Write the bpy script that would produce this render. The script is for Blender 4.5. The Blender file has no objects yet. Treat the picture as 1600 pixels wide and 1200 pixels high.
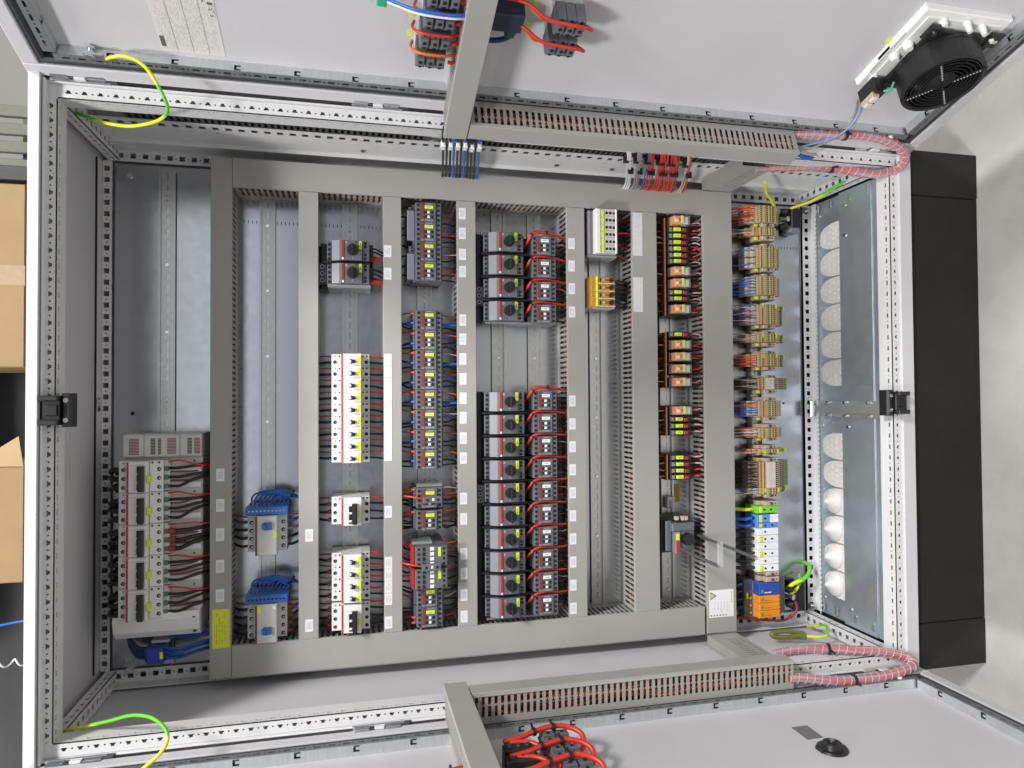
import bpy, bmesh, math, random
from mathutils import Vector, Matrix
random.seed(11)
S = bpy.context.scene
COL = S.collection
FLOOR = 1985.0                      # floor level, mm below the cabinet's top edge
def W(a, b, d):                     # a: mm down from the cabinet top, b: mm across, d: mm out of the front plane
    return Vector(((600 - b) / 1000, -d / 1000, (FLOOR - a) / 1000))
# ------------------------------------------------------------------ camera
cam = bpy.data.cameras.new('camera')
co = bpy.data.objects.new('camera', cam); COL.objects.link(co)
R0 = (0.97386458, 0.00622643, 0.22704409); R1 = (-0.00150494, 0.99977913, -0.02096265); R2 = (-0.22712447, 0.02007309, 0.97365885)
def dirw(r): return Vector((-r[1], -r[2], -r[0]))
right, down, back = dirw(R0), dirw(R1), dirw(R2)
M = Matrix((( right.x, -down.x, back.x, 0), (right.y, -down.y, back.y, 0), (right.z, -down.z, back.z, 0), (0, 0, 0, 1)))
co.matrix_world = Matrix.Translation(W(539.74, 570.58, 1322.9)) @ M
cam.sensor_width = 36; cam.lens = 36 * 1073.9 / 1600; cam.clip_start = 0.02; cam.clip_end = 100
S.camera = co
# ------------------------------------------------------------------ light: a hall with ceiling lamps
w = bpy.data.worlds.new('World'); S.world = w; w.use_nodes = True
bg = w.node_tree.nodes['Background']; bg.inputs[0].default_value = (0.92, 0.96, 1.0, 1); bg.inputs[1].default_value = 0.26
def area(name, loc, target, sx, sy, power, colr=(1, 0.985, 0.975)):
    l = bpy.data.lights.new(name, 'AREA'); l.shape = 'RECTANGLE'; l.size = sx; l.size_y = sy; l.energy = power; l.color = colr
    o = bpy.data.objects.new(name, l); COL.objects.link(o); o.location = loc
    o.rotation_euler = (Vector(target) - Vector(loc)).to_track_quat('-Z', 'Y').to_euler()
    return o
area('ceiling_lamp', (0.25, -4.4, 7.8), (0, 0.1, 1.15), 2.3, 0.5, 440)
area('ceiling_lamp', (-4.2, -3.8, 7.3), (0, 0.1, 1.0), 1.2, 1.2, 530)
area('ceiling_lamp', (4.2, -3.8, 7.3), (0, 0.1, 1.0), 1.2, 1.2, 770)
area('far_light_panel', (0, -13, 4.1), (0, 0, 2.5), 14, 2.4, 112, (0.93, 0.96, 1.0))  # broad light panel added so the mounting plate has brightness to reflect
S.view_settings.view_transform = 'Standard'; S.view_settings.look = 'None'; S.view_settings.exposure = -0.12; S.view_settings.gamma = 1
S.render.engine = 'CYCLES'
# ------------------------------------------------------------------ materials
def pm(name, c, rough=0.5, metal=0.0, var=0.06, nscale=60, bump=0.0, bscale=900, spec=0.5, coat=0, alpha=None, rvar=0.0, stretch=None, objvar=0.0, trans=0.0):
    m = bpy.data.materials.new(name); m.use_nodes = True
    nt = m.node_tree; N = nt.nodes; L = nt.links
    p = N['Principled BSDF']
    p.inputs['Roughness'].default_value = rough; p.inputs['Metallic'].default_value = metal
    p.inputs['Specular IOR Level'].default_value = spec
    if coat: p.inputs['Coat Weight'].default_value = coat
    if trans: p.inputs['Transmission Weight'].default_value = trans
    tc = N.new('ShaderNodeNewGeometry')
    vec = tc.outputs['Position']
    if stretch:
        mp = N.new('ShaderNodeMapping'); mp.inputs['Scale'].default_value = stretch; L.new(vec, mp.inputs[0]); vec = mp.outputs[0]
    nz = N.new('ShaderNodeTexNoise'); nz.inputs['Scale'].default_value = nscale; nz.inputs['Detail'].default_value = 5
    L.new(vec, nz.inputs['Vector'])
    mr = N.new('ShaderNodeMapRange'); mr.inputs[1].default_value = 0.3; mr.inputs[2].default_value = 0.7
    mr.inputs[3].default_value = 1 - var; mr.inputs[4].default_value = 1 + var
    L.new(nz.outputs['Fac'], mr.inputs[0])
    fac = mr.outputs[0]
    if objvar:
        oi = N.new('ShaderNodeObjectInfo'); m2 = N.new('ShaderNodeMapRange'); m2.inputs[3].default_value = 1 - objvar; m2.inputs[4].default_value = 1 + objvar
        L.new(oi.outputs['Random'], m2.inputs[0]); mu = N.new('ShaderNodeMath'); mu.operation = 'MULTIPLY'
        L.new(fac, mu.inputs[0]); L.new(m2.outputs[0], mu.inputs[1]); fac = mu.outputs[0]
    vm = N.new('ShaderNodeVectorMath'); vm.operation = 'SCALE'; vm.inputs[0].default_value = c
    L.new(fac, vm.inputs['Scale']); L.new(vm.outputs[0], p.inputs['Base Color'])
    if rvar:
        r2 = N.new('ShaderNodeMapRange'); r2.inputs[1].default_value = 0.3; r2.inputs[2].default_value = 0.7
        r2.inputs[3].default_value = rough - rvar; r2.inputs[4].default_value = rough + rvar
        L.new(nz.outputs['Fac'], r2.inputs[0]); L.new(r2.outputs[0], p.inputs['Roughness'])
    if bump:
        n2 = N.new('ShaderNodeTexNoise'); n2.inputs['Scale'].default_value = bscale; n2.inputs['Detail'].default_value = 2
        L.new(tc.outputs['Position'], n2.inputs['Vector'])
        b = N.new('ShaderNodeBump'); b.inputs['Strength'].default_value = bump; b.inputs['Distance'].default_value = 0.001
        L.new(n2.outputs['Fac'], b.inputs['Height']); L.new(b.outputs[0], p.inputs['Normal'])
    if alpha is not None: p.inputs['Alpha'].default_value = alpha
    return m
def lin(r, g, b):
    f = lambda x: ((x / 255 + 0.055) / 1.055) ** 2.4 if x > 10 else x / 255 / 12.92
    return (f(r), f(g), f(b))
PAINT = pm('light_grey_paint', (0.565, 0.558, 0.58), 0.5, bump=0.25, bscale=700, var=0.03, nscale=6)
FRAME = pm('frame_paint', (0.66, 0.66, 0.665), 0.38, var=0.03, nscale=8)
GALV = pm('galvanised_sheet', (0.51, 0.525, 0.555), 0.24, 1.0, var=0.035, nscale=60, rvar=0.03)
GLAND = pm('bluish_zinc', (0.60, 0.68, 0.75), 0.36, 0.85, var=0.05, nscale=30, rvar=0.04, stretch=(1, 1, 6))
GALVB = pm('brushed_zinc', (0.66, 0.685, 0.70), 0.4, 0.85, var=0.07, nscale=30, rvar=0.05, stretch=(1, 1, 6))
RAILM = pm('rail_zinc', (0.56, 0.56, 0.55), 0.32, 1.0, var=0.06, nscale=80)
DZINC = pm('dull_zinc', (0.30, 0.32, 0.33), 0.5, 0.8)
CHROME = pm('bright_zinc', (0.75, 0.76, 0.78), 0.18, 1.0)
PVC = pm('grey_pvc', (0.335, 0.328, 0.303), 0.45, var=0.03, nscale=12, bump=0.08, bscale=1500)
PVCD = pm('grey_pvc_shell', (0.38, 0.375, 0.345), 0.5, var=0.03, nscale=12)
DGREY = pm('slate_plastic', (0.125, 0.132, 0.148), 0.42, var=0.04, objvar=0.05)
MGREY = pm('mid_grey_plastic', (0.20, 0.208, 0.225), 0.42, var=0.04)
LGREY = pm('pale_grey_plastic', (0.55, 0.55, 0.53), 0.4, var=0.03)
BLACK = pm('black_plastic', (0.012, 0.012, 0.013), 0.42)
HOLE = pm('recess_shade', (0.006, 0.006, 0.006), 0.8)  # near-black standing in for the shade inside holes, slots and gaps
WHITE = pm('white_plastic', (0.72, 0.72, 0.695), 0.35, var=0.02, objvar=0.03)
PWHITE = pm('pure_white', (0.80, 0.80, 0.79), 0.35, var=0.02)
SCREWM = pm('screw_steel', (0.35, 0.35, 0.34), 0.3, 1.0)
RED = pm('bright_red', (0.46, 0.025, 0.022), 0.35)
REDD = pm('rust_red', (0.21, 0.038, 0.032), 0.45)
REDL = pm('red_lamp_lens', (0.34, 0.02, 0.02), 0.25)
YTAG = pm('lime_yellow_tag', (0.66, 0.80, 0.035), 0.4, var=0.04, nscale=900)
YEL = pm('yellow_plastic', (0.75, 0.58, 0.02), 0.4)
ORANGE = pm('orange_plastic', (0.80, 0.27, 0.015), 0.4)
AMBER = pm('amber_plastic', (0.50, 0.245, 0.02), 0.35)
BLUEP = pm('blue_plastic', (0.025, 0.12, 0.40), 0.38)
NAVY = pm('royal_blue_plastic', (0.02, 0.06, 0.36), 0.38)
LBLUE = pm('light_blue_plastic', (0.08, 0.27, 0.72), 0.4)
BEIGE = pm('beige_plastic', (0.49, 0.385, 0.29), 0.45, var=0.08, nscale=200)
TAN = pm('terminal_tan', (0.60, 0.355, 0.165), 0.45, var=0.12, nscale=250)
TAMB = pm('terminal_amber', (0.70, 0.39, 0.075), 0.42)
PALE = pm('terminal_ivory', (0.66, 0.60, 0.53), 0.45)
BROWN = pm('terminal_brown', (0.19, 0.11, 0.075), 0.5)
GREEN = pm('terminal_green', (0.07, 0.33, 0.03), 0.4)
LIME = pm('earth_green', (0.17, 0.58, 0.04), 0.4)
YG = pm('yellow_green', (0.62, 0.72, 0.03), 0.4)
CLEAR = pm('clear_acrylic', (0.62, 0.66, 0.66), 0.12, alpha=0.28)
SMOKE = pm('clear_relay_case', (0.70, 0.68, 0.66), 0.12, alpha=0.16)
COPPER = pm('copper', (0.66, 0.29, 0.14), 0.35, 1.0)
RUBBER = pm('rubber', (0.018, 0.018, 0.02), 0.6)
GASKET = pm('foam_gasket', (0.035, 0.039, 0.043), 0.55)
MEMB = pm('membrane_rubber', (0.62, 0.60, 0.585), 0.5)
PLINTH = pm('plinth_powder_coat', (0.0165, 0.0155, 0.0145), 0.55, bump=0.4, bscale=500, var=0.12, nscale=9, spec=0.22)
WB = pm('wire_black', (0.013, 0.013, 0.015), 0.4)
WR = pm('wire_red', (0.60, 0.035, 0.018), 0.38)
WO = pm('wire_orange', (0.72, 0.15, 0.02), 0.4)
WDR = pm('wire_dark_red', (0.24, 0.035, 0.02), 0.4)
WBL = pm('wire_blue', (0.02, 0.12, 0.52), 0.38)
WDB = pm('wire_dark_blue', (0.022, 0.055, 0.15), 0.4)
WPK = pm('wire_pink_white', (0.62, 0.40, 0.38), 0.4)
WW = pm('wire_white', (0.70, 0.70, 0.69), 0.4)
WG = pm('wire_grey', (0.30, 0.28, 0.26), 0.4)
def yg_material():
    m = pm('wire_green_yellow', (0.68, 0.72, 0.02), 0.35); nt = m.node_tree; N = nt.nodes; L = nt.links
    p = N['Principled BSDF']; uv = N.new('ShaderNodeTexCoord'); wv = N.new('ShaderNodeTexWave'); wv.inputs['Scale'].default_value = 3.2
    wv.inputs['Distortion'].default_value = 2.5; wv.inputs['Detail'].default_value = 1
    L.new(uv.outputs['Object'], wv.inputs['Vector'])
    r = N.new('ShaderNodeValToRGB'); r.color_ramp.elements[0].position = 0.66; r.color_ramp.elements[1].position = 0.74
    r.color_ramp.elements[0].color = (0.66, 0.74, 0.02, 1); r.color_ramp.elements[1].color = (0.14, 0.55, 0.03, 1)
    L.new(wv.outputs['Fac'], r.inputs[0]); L.new(r.outputs[0], p.inputs['Base Color']); return m
WYG = yg_material()
def hose_material():
    m = pm('clear_spiral_hose', (0.60, 0.22, 0.22), 0.22, coat=0.5); nt = m.node_tree; N = nt.nodes; L = nt.links
    p = N['Principled BSDF']; uv = N.new('ShaderNodeTexCoord')
    sp = N.new('ShaderNodeSeparateXYZ'); L.new(uv.outputs['UV'], sp.inputs[0])
    cb = N.new('ShaderNodeCombineXYZ'); L.new(sp.outputs[1], cb.inputs[0])
    mm = N.new('ShaderNodeMath'); mm.operation = 'MULTIPLY'; mm.inputs[1].default_value = 0.035; L.new(sp.outputs[0], mm.inputs[0]); L.new(mm.outputs[0], cb.inputs[1])
    nz = N.new('ShaderNodeTexNoise'); nz.inputs['Scale'].default_value = 7; nz.inputs['Detail'].default_value = 0; L.new(cb.outputs[0], nz.inputs['Vector'])
    r = N.new('ShaderNodeValToRGB'); e = r.color_ramp.elements
    e[0].position = 0.36; e[0].color = (0.36, 0.30, 0.38, 1); e[1].position = 0.44; e[1].color = (0.42, 0.125, 0.13, 1)
    q = e.new(0.56); q.color = (0.45, 0.15, 0.155, 1); q = e.new(0.62); q.color = (0.32, 0.27, 0.40, 1); q = e.new(0.68); q.color = (0.46, 0.28, 0.19, 1)
    L.new(nz.outputs['Fac'], r.inputs[0]); L.new(r.outputs[0], p.inputs['Base Color']); return m
HOSE = hose_material()
HOSER = pm('hose_spiral', (0.66, 0.42, 0.42), 0.2, coat=0.5)
def print_material(name, base, ink, lines, words, thresh=0.45, margin=0.1, colw=None):
    m = pm(name, base, 0.45, var=0.01); nt = m.node_tree; N = nt.nodes; L = nt.links; p = N['Principled BSDF']
    tc = N.new('ShaderNodeTexCoord'); sp = N.new('ShaderNodeSeparateXYZ'); L.new(tc.outputs['Generated'], sp.inputs[0])
    def mth(op, a, b=None):
        n = N.new('ShaderNodeMath'); n.operation = op
        for i, x in enumerate((a, b)):
            if x is None: continue
            if isinstance(x, (int, float)): n.inputs[i].default_value = x
            else: L.new(x, n.inputs[i])
        return n.outputs[0]
    z = mth('MULTIPLY', sp.outputs[2], lines); fr = mth('FRACT', z); fl = mth('FLOOR', z)
    band = mth('MULTIPLY', mth('GREATER_THAN', fr, 0.30), mth('LESS_THAN', fr, 0.72))
    hx = sp.outputs[0]
    cb = N.new('ShaderNodeCombineXYZ'); L.new(mth('MULTIPLY', hx, words), cb.inputs[0]); L.new(mth('MULTIPLY', fl, 7.31), cb.inputs[1])
    oi = N.new('ShaderNodeObjectInfo'); L.new(mth('MULTIPLY', oi.outputs['Random'], 60), cb.inputs[2])
    nz = N.new('ShaderNodeTexNoise'); nz.inputs['Scale'].default_value = 1; nz.inputs['Detail'].default_value = 0; L.new(cb.outputs[0], nz.inputs['Vector'])
    on = mth('MULTIPLY', band, mth('GREATER_THAN', nz.outputs['Fac'], thresh))
    for s_ in (sp.outputs[2], hx):
        on = mth('MULTIPLY', on, mth('MULTIPLY', mth('GREATER_THAN', s_, margin), mth('LESS_THAN', s_, 1 - margin)))
    mx = N.new('ShaderNodeMix'); mx.data_type = 'RGBA'; mx.inputs[6].default_value = (*base, 1); mx.inputs[7].default_value = (*ink, 1)
    L.new(mth('MULTIPLY', on, 0.75), mx.inputs[0]); L.new(mx.outputs[2], p.inputs['Base Color']); return m
PAPER = print_material('printed_paper', (0.74, 0.74, 0.765), (0.26, 0.28, 0.34), 6, 22, 0.42, 0.2)
PAPERB = print_material('printed_sheet', (0.66, 0.63, 0.60), (0.40, 0.38, 0.37), 40, 30, 0.5, 0.04)
PAPERW = print_material('printed_strip', (0.72, 0.72, 0.745), (0.30, 0.32, 0.37), 6, 60, 0.44, 0.06)
YPRINT = print_material('yellow_print', (0.68, 0.74, 0.03), (0.42, 0.44, 0.03), 6, 14, 0.46, 0.1)
BLUETXT = pm('pale_ink', (0.50, 0.52, 0.60), 0.5)
INK = pm('ink', (0.10, 0.10, 0.11), 0.6)
ORINK = pm('orange_ink', (0.62, 0.30, 0.10), 0.6)
GREYTXT = pm('pale_legend', (0.30, 0.31, 0.33), 0.5)
# ------------------------------------------------------------------ mesh helpers
class Fr:
    def __init__(s, o, A, B, D): s.o, s.A, s.B, s.D = Vector(o), Vector(A), Vector(B), Vector(D)
    def p(s, a, b, d): return s.o + (s.A * a + s.B * b + s.D * d) / 1000
CAB = Fr(W(0, 0, 0), (0, 0, -1), (-1, 0, 0), (0, -1, 0))
c8, s8 = math.cos(math.radians(108)), math.sin(math.radians(108))
DT = Fr(W(0, 18, 12), (0, 0, -1), (-c8, -s8, 0), (-s8, c8, 0))       # open door at the photo's top: a down, b from the hinge, d off its face
DB = Fr(W(0, 1181, 10), (0, 0, -1), (0, -1, 0), (1, 0, 0))           # open door at the photo's bottom
ROOT = {}
def rootloc(o): return ROOT.get(o.name, Vector((0, 0, 0))) if o else Vector((0, 0, 0))
def smoothpts(pts, n):
    P = [Vector(p) for p in pts]
    if len(P) < 3: return P
    P = [P[0] * 2 - P[1]] + P + [P[-1] * 2 - P[-2]]
    out = []
    for i in range(1, len(P) - 2):
        for k in range(n):
            t = k / n; a, b, c, d = P[i - 1:i + 3]
            out.append(0.5 * ((2 * b) + (c - a) * t + (2 * a - 5 * b + 4 * c - d) * t * t + (3 * b - a - 3 * c + d) * t ** 3))
    out.append(P[-2]); return out
class MB:
    def __init__(s, fr=CAB): s.fr = fr; s.v = []; s.f = []; s.m = []; s.sm = []; s.mats = []; s.uv = {}
    def mi(s, mat):
        if mat not in s.mats: s.mats.append(mat)
        return s.mats.index(mat)
    def add(s, pts, faces, mat, smooth=False):
        n = len(s.v); s.v += [s.fr.p(*q) for q in pts]; k = s.mi(mat)
        for f in faces: s.f.append([n + i for i in f]); s.m.append(k); s.sm.append(smooth)
        return s
    def box(s, a0, a1, b0, b1, d0, d1, mat, ch=0):
        if ch <= 0:
            P = [(a, b, d) for d in (d0, d1) for b in (b0, b1) for a in (a0, a1)]
            return s.add(P, [(0, 1, 3, 2), (4, 5, 7, 6), (0, 1, 5, 4), (2, 3, 7, 6), (0, 2, 6, 4), (1, 3, 7, 5)], mat)
        ch = min(ch, (a1 - a0) * .4, (b1 - b0) * .4, (d1 - d0) * .8)
        R = lambda x, dd: [(a0 + x, b0 + x, dd), (a1 - x, b0 + x, dd), (a1 - x, b1 - x, dd), (a0 + x, b1 - x, dd)]
        P = R(0, d0) + R(0, d1 - ch) + R(ch, d1)
        F = [(0, 1, 2, 3), (8, 9, 10, 11)]
        for k in (0, 4):
            for i in range(4): F.append((k + i, k + (i + 1) % 4, k + 4 + (i + 1) % 4, k + 4 + i))
        return s.add(P, F, mat)
    def cone(s, p0, p1, r0, r1, mat, n=12, cap=True, smooth=True):
        p0, p1 = Vector(p0), Vector(p1); ax = (p1 - p0).normalized()
        u = ax.orthogonal().normalized(); v = ax.cross(u)
        P = [tuple(p + (u * math.cos(2 * math.pi * i / n) + v * math.sin(2 * math.pi * i / n)) * r) for p, r in ((p0, r0), (p1, r1)) for i in range(n)]
        s.add(P, [(i, (i + 1) % n, n + (i + 1) % n, n + i) for i in range(n)], mat, smooth)
        if cap:
            s.add(P[n:], [tuple(range(n))], mat); s.add(P[:n], [tuple(range(n))], mat)
        return s
    def disc(s, a, b, d, r, mat, n=8, h=0.6):  # short stud standing on a face that looks along d
        return s.cone((a, b, d - 0.4), (a, b, d + h), r, r * 0.92, mat, n)
    def prism(s, poly, axis, x0, x1, mat):     # polygon in the two other axes, swept along axis
        def mk(p, x): return {'a': (x, p[0], p[1]), 'b': (p[0], x, p[1]), 'd': (p[0], p[1], x)}[axis]
        n = len(poly); P = [mk(p, x0) for p in poly] + [mk(p, x1) for p in poly]
        return s.add(P, [tuple(range(n)), tuple(range(n, 2 * n))] + [(i, (i + 1) % n, n + (i + 1) % n, n + i) for i in range(n)], mat)
    def tube(s, pts, r, mat, n=6, sub=5, cap=True, uv=False):
        P = smoothpts(pts, sub); R = []
        u = None; L = 0
        for i, p in enumerate(P):
            t = (P[min(i + 1, len(P) - 1)] - P[max(i - 1, 0)]).normalized()
            u = t.orthogonal().normalized() if u is None else (u - t * u.dot(t)).normalized()
            v = t.cross(u)
            R += [tuple(p + (u * math.cos(2 * math.pi * k / n) + v * math.sin(2 * math.pi * k / n)) * (r(i / (len(P) - 1)) if callable(r) else r)) for k in range(n)]
        base = len(s.f)
        F = [(i * n + k, i * n + (k + 1) % n, (i + 1) * n + (k + 1) % n, (i + 1) * n + k) for i in range(len(P) - 1) for k in range(n)]
        s.add(R, F, mat, True)
        if uv:
            acc = [0]
            for i in range(1, len(P)): acc.append(acc[-1] + (P[i] - P[i - 1]).length / 60)
            for j in range(len(F)):
                i, k = divmod(j, n); s.uv[base + j] = [(acc[i], k / n), (acc[i], (k + 1) / n), (acc[i + 1], (k + 1) / n), (acc[i + 1], k / n)]
        if cap: s.add(R[:n] + R[-n:], [tuple(range(n)), tuple(range(n, 2 * n))], mat)
        return s
    def perf(s, o, ux, uy, un, xs, ys, holes, depth, mat, inner=None):
        # sheet of thickness depth below its face, spanned by ux, uy from o, pierced where holes(i, j) is true
        o, ux, uy, un = map(Vector, (o, ux, uy, un)); nx, ny = len(xs) - 1, len(ys) - 1
        H = [[bool(holes(i, j)) for i in range(nx)] for j in range(ny)]
        pt = lambda x, y, z: tuple(o + ux * x + uy * y + un * z)
        P = []; F = []
        def quad(*q):
            n = len(P); P.extend(q); F.append((n, n + 1, n + 2, n + 3))
        for j in range(ny):
            i = 0
            while i < nx:
                if H[j][i]: i += 1; continue
                k = i
                while k < nx and not H[j][k]: k += 1
                for z in (0, -depth): quad(pt(xs[i], ys[j], z), pt(xs[k], ys[j], z), pt(xs[k], ys[j + 1], z), pt(xs[i], ys[j + 1], z))
                i = k
        h = lambda i, j: 0 <= i < nx and 0 <= j < ny and H[j][i]
        out = lambda i, j: not (0 <= i < nx and 0 <= j < ny)
        for j in range(ny):
            for i in range(nx + 1):
                if h(i - 1, j) != h(i, j) or ((out(i - 1, j) or out(i, j)) and not h(i - 1, j) and not h(i, j)):
                    quad(pt(xs[i], ys[j], 0), pt(xs[i], ys[j + 1], 0), pt(xs[i], ys[j + 1], -depth), pt(xs[i], ys[j], -depth))
        for i in range(nx):
            for j in range(ny + 1):
                if h(i, j - 1) != h(i, j) or ((out(i, j - 1) or out(i, j)) and not h(i, j - 1) and not h(i, j)):
                    quad(pt(xs[i], ys[j], 0), pt(xs[i + 1], ys[j], 0), pt(xs[i + 1], ys[j], -depth), pt(xs[i], ys[j], -depth))
        return s.add(P, F, mat)
    def build(s, name, parent=None, label=None, kind=None, cat=None, group=None, org=None):
        base = rootloc(parent) if parent else (org or Vector((0, 0, 0)))
        me = bpy.data.meshes.new(name)
        me.from_pydata([tuple(v - base) for v in s.v], [], s.f)
        for m in s.mats: me.materials.append(m)
        me.polygons.foreach_set('material_index', s.m); me.polygons.foreach_set('use_smooth', s.sm)
        if s.uv:
            ul = me.uv_layers.new(name='UVMap')
            for fi, q in s.uv.items():
                for li, c in zip(me.polygons[fi].loop_indices, q): ul.data[li].uv = c
        bm = bmesh.new(); bm.from_mesh(me); bmesh.ops.recalc_face_normals(bm, faces=bm.faces); bm.to_mesh(me); bm.free()
        o = bpy.data.objects.new(name, me); COL.objects.link(o)
        if parent: o.parent = parent
        else: o.location = base
        ROOT[o.name] = base
        tag(o, label, cat, group, kind); return o
def tag(o, label=None, cat=None, group=None, kind=None):
    for k, v in (('label', label), ('category', cat), ('group', group), ('kind', kind)):
        if v: o[k] = v
    return o
def thing(name, label, cat, a, b, d, group=None, fr=CAB):
    o = bpy.data.objects.new(name, None); COL.objects.link(o); o.empty_display_size = 0.02
    o.location = fr.p(a, b, d); ROOT[o.name] = o.location.copy()
    return tag(o, label, cat, group)
def dup(root, delta, label, group=None):
    r = root.copy(); COL.objects.link(r); r.location = root.location + delta; ROOT[r.name] = r.location.copy()
    r['label'] = label
    if group: r['group'] = group
    for ch in list(root.children):
        if ch.name.startswith('wire'): continue
        c = ch.copy(); COL.objects.link(c); c.parent = r; ROOT[c.name] = r.location.copy()
        for g in list(ch.children):
            e = g.copy(); COL.objects.link(e); e.parent = c; ROOT[e.name] = r.location.copy()
    return r
DV = lambda a, b, d=0: Vector((-b / 1000, -d / 1000, -a / 1000))
ORD = ['first', 'second', 'third', 'fourth', 'fifth', 'sixth', 'seventh', 'eighth', 'ninth', 'tenth', 'eleventh', 'twelfth', 'thirteenth']
def wire(parent, pts, r, mat, n=5, sub=4, fr=CAB, name='wire'):
    return MB(fr).tube(pts, r, mat, n, sub).build(name, parent)
rj = lambda s: random.uniform(-s, s)
# ------------------------------------------------------------------ setting
flr = MB(); flr.add([(FLOOR, -6000, 6000), (FLOOR, 7000, 6000), (FLOOR, 7000, -9000), (FLOOR, -6000, -9000)], [(0, 1, 2, 3)], None)
def concrete():
    m = pm('concrete_floor', (0.45, 0.43, 0.39), 0.55, var=0.05, nscale=3.0, bump=0.15, bscale=60); nt = m.node_tree; N = nt.nodes; L = nt.links
    p = N['Principled BSDF']; g = N.new('ShaderNodeNewGeometry')
    n1 = N.new('ShaderNodeTexNoise'); n1.inputs['Scale'].default_value = 9; n1.inputs['Detail'].default_value = 9; n1.inputs['Roughness'].default_value = 0.7
    L.new(g.outputs['Position'], n1.inputs['Vector'])
    r = N.new('ShaderNodeValToRGB'); e = r.color_ramp.elements
    e[0].position = 0.28; e[0].color = (0.305, 0.297, 0.277, 1); e[1].position = 0.50; e[1].color = (0.345, 0.337, 0.316, 1); q = e.new(0.75); q.color = (0.375, 0.366, 0.343, 1)
    L.new(n1.outputs['Fac'], r.inputs[0]); L.new(r.outputs[0], p.inputs['Base Color']); return m
flr.m = [0]; flr.mats = [concrete()]; flr.build('floor', kind='structure')
wl = MB(); wl.box(-1800, FLOOR - 4, -4000, 5200, -3300, -3200, pm('hall_wall_paint', (0.20, 0.19, 0.18), 0.7, nscale=2, var=0.08)); wl.build('wall', kind='structure')
# ------------------------------------------------------------------ cabinet
cab = thing('control_cabinet', 'light grey two-door control cabinet standing open, all its switchgear showing', 'cabinet', 1785, 600, -200)
rf = MB(); rf.box(4, 8, -3, 1203, -402, -6, PAINT); rf.box(9, 27, -3, 1203, -6, 21, PAINT, 1); rf.box(8, 20, -3, 4, -402, -6.2, PAINT); rf.box(8, 20, 1196, 1203, -402, -6.2, PAINT); rf.box(8, 20, 4, 1196, -402, -392, PAINT); rf.box(9.5, 11, 50, 1150, -330, -301, FRAME); rf.box(8, 11, 50, 1150, -301, -297, HOLE); rf.build('roof', cab)  # the near-black strip stands in for a shaded gap
lip = MB(); lip.box(28.6, 32.2, 20, 1180, -30, 16, FRAME, 1); lip.box(29, 1760, 20, 23.5, -30, 7, FRAME, 1); lip.box(29, 1760, 1176.5, 1180, -30, 7, FRAME, 1)
lip.build('rain_lip', cab)
def breaks(n, c0, pitch, offs, lo, hi):
    xs = [lo]
    for k in range(n):
        xs += [c0 + k * pitch + o for o in offs]
    return xs + [hi]
def t_strip(mb, o, ux, uy, un, n, c0, lo, hi, y0, y1, yw, yn, ys_small, pitch=25, flip=False):
    # keyhole-shaped slots: a wide foot and a narrower head, with a small round-ish hole between two of them
    offs = [-4.6, -2.8, 2.8, 4.6, 11, 14]
    xs = breaks(n, c0, pitch, offs, lo, hi)
    ys = sorted(set([y0, y1] + list(yw) + list(yn) + list(ys_small)))
    mid = lambda j: (ys[j] + ys[j + 1]) / 2
    def hole(i, j):
        k = (i - 1) % 6; y = mid(j)
        if i == 0 or i >= len(xs) - 2: return False
        if k in (0, 2) and yw[0] < y < yw[1]: return True
        if k == 1 and min(yw[0], yn[0]) < y < max(yw[1], yn[1]): return True
        return k == 4 and ys_small[0] < y < ys_small[1]
    mb.perf(o, ux, uy, un, xs, ys, hole, 1.6, FRAME)
def slot_strip(mb, o, ux, uy, un, n, c0, lo, hi, y0, y1, s0, s1, half, small=0, pitch=25, mat=FRAME):
    offs = [-half, half, 12.5 - 1.4, 12.5 + 1.4]; xs = breaks(n, c0, pitch, offs, lo, hi)
    m = (s0 + s1) / 2; ys = [y0, s0, m - 1.4, m + 1.4, s1, y1]
    def hole(i, j):
        if i == 0 or i >= len(xs) - 2: return False
        k = (i - 1) % 4
        return (k == 0 and 1 <= j <= 3) or (small and k == 2 and j == 2)
    mb.perf(o, ux, uy, un, xs, ys, hole, 1.6, mat)
# front frame
f = MB()
t_strip(f, (0, 0, 0), (0, 1, 0), (1, 0, 0), (0, 0, 1), 44, 62.5, 50, 1150, 26, 46, (33.5, 36.6), (36.6, 39.6), (34.6, 37.6))
slot_strip(f, (46, 0, 0), (0, 1, 0), (0, 0, -1), (1, 0, 0), 44, 62.5, 50, 1150, 0, 40, 9, 14, 5, 1)
f.box(25.6, 27.2, 24, 1176, -42, -0.2, FRAME); f.box(27.2, 45, 24, 1176, -42, -40.5, FRAME); f.build('front_top_rail', cab)
for side, name in ((0, 'front_post'), (1, 'front_post')):
    f = MB(); B = (lambda x: x) if side == 0 else (lambda x: 1200 - x); sg = 1 if side == 0 else -1
    t_strip(f, (0, B(0), 0), (1, 0, 0), (0, sg, 0), (0, 0, 1), 68, 62.5, 46.2, 1752, 29, 48, (36.4, 39.4), (33.4, 36.4), (36.0, 38.8))
    slot_strip(f, (0, B(48), 0), (1, 0, 0), (0, 0, -1), (0, sg, 0), 67, 75, 46.2, 1752, 0, 40, 8, 12.5, 6, 1)
    y0, y1 = sorted((B(24), B(29))); f.box(46.2, 1756, y0, y1, -42, -0.6, FRAME)
    y0, y1 = sorted((B(29), B(46.4))); f.box(46.2, 1752, y0, y1, -42, -40.5, FRAME)
    y0, y1 = sorted((B(24), B(50))); f.box(26.2, 46, y0, y1, -42, -0.6, FRAME)
    f.build(name, cab)
f = MB()
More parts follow.
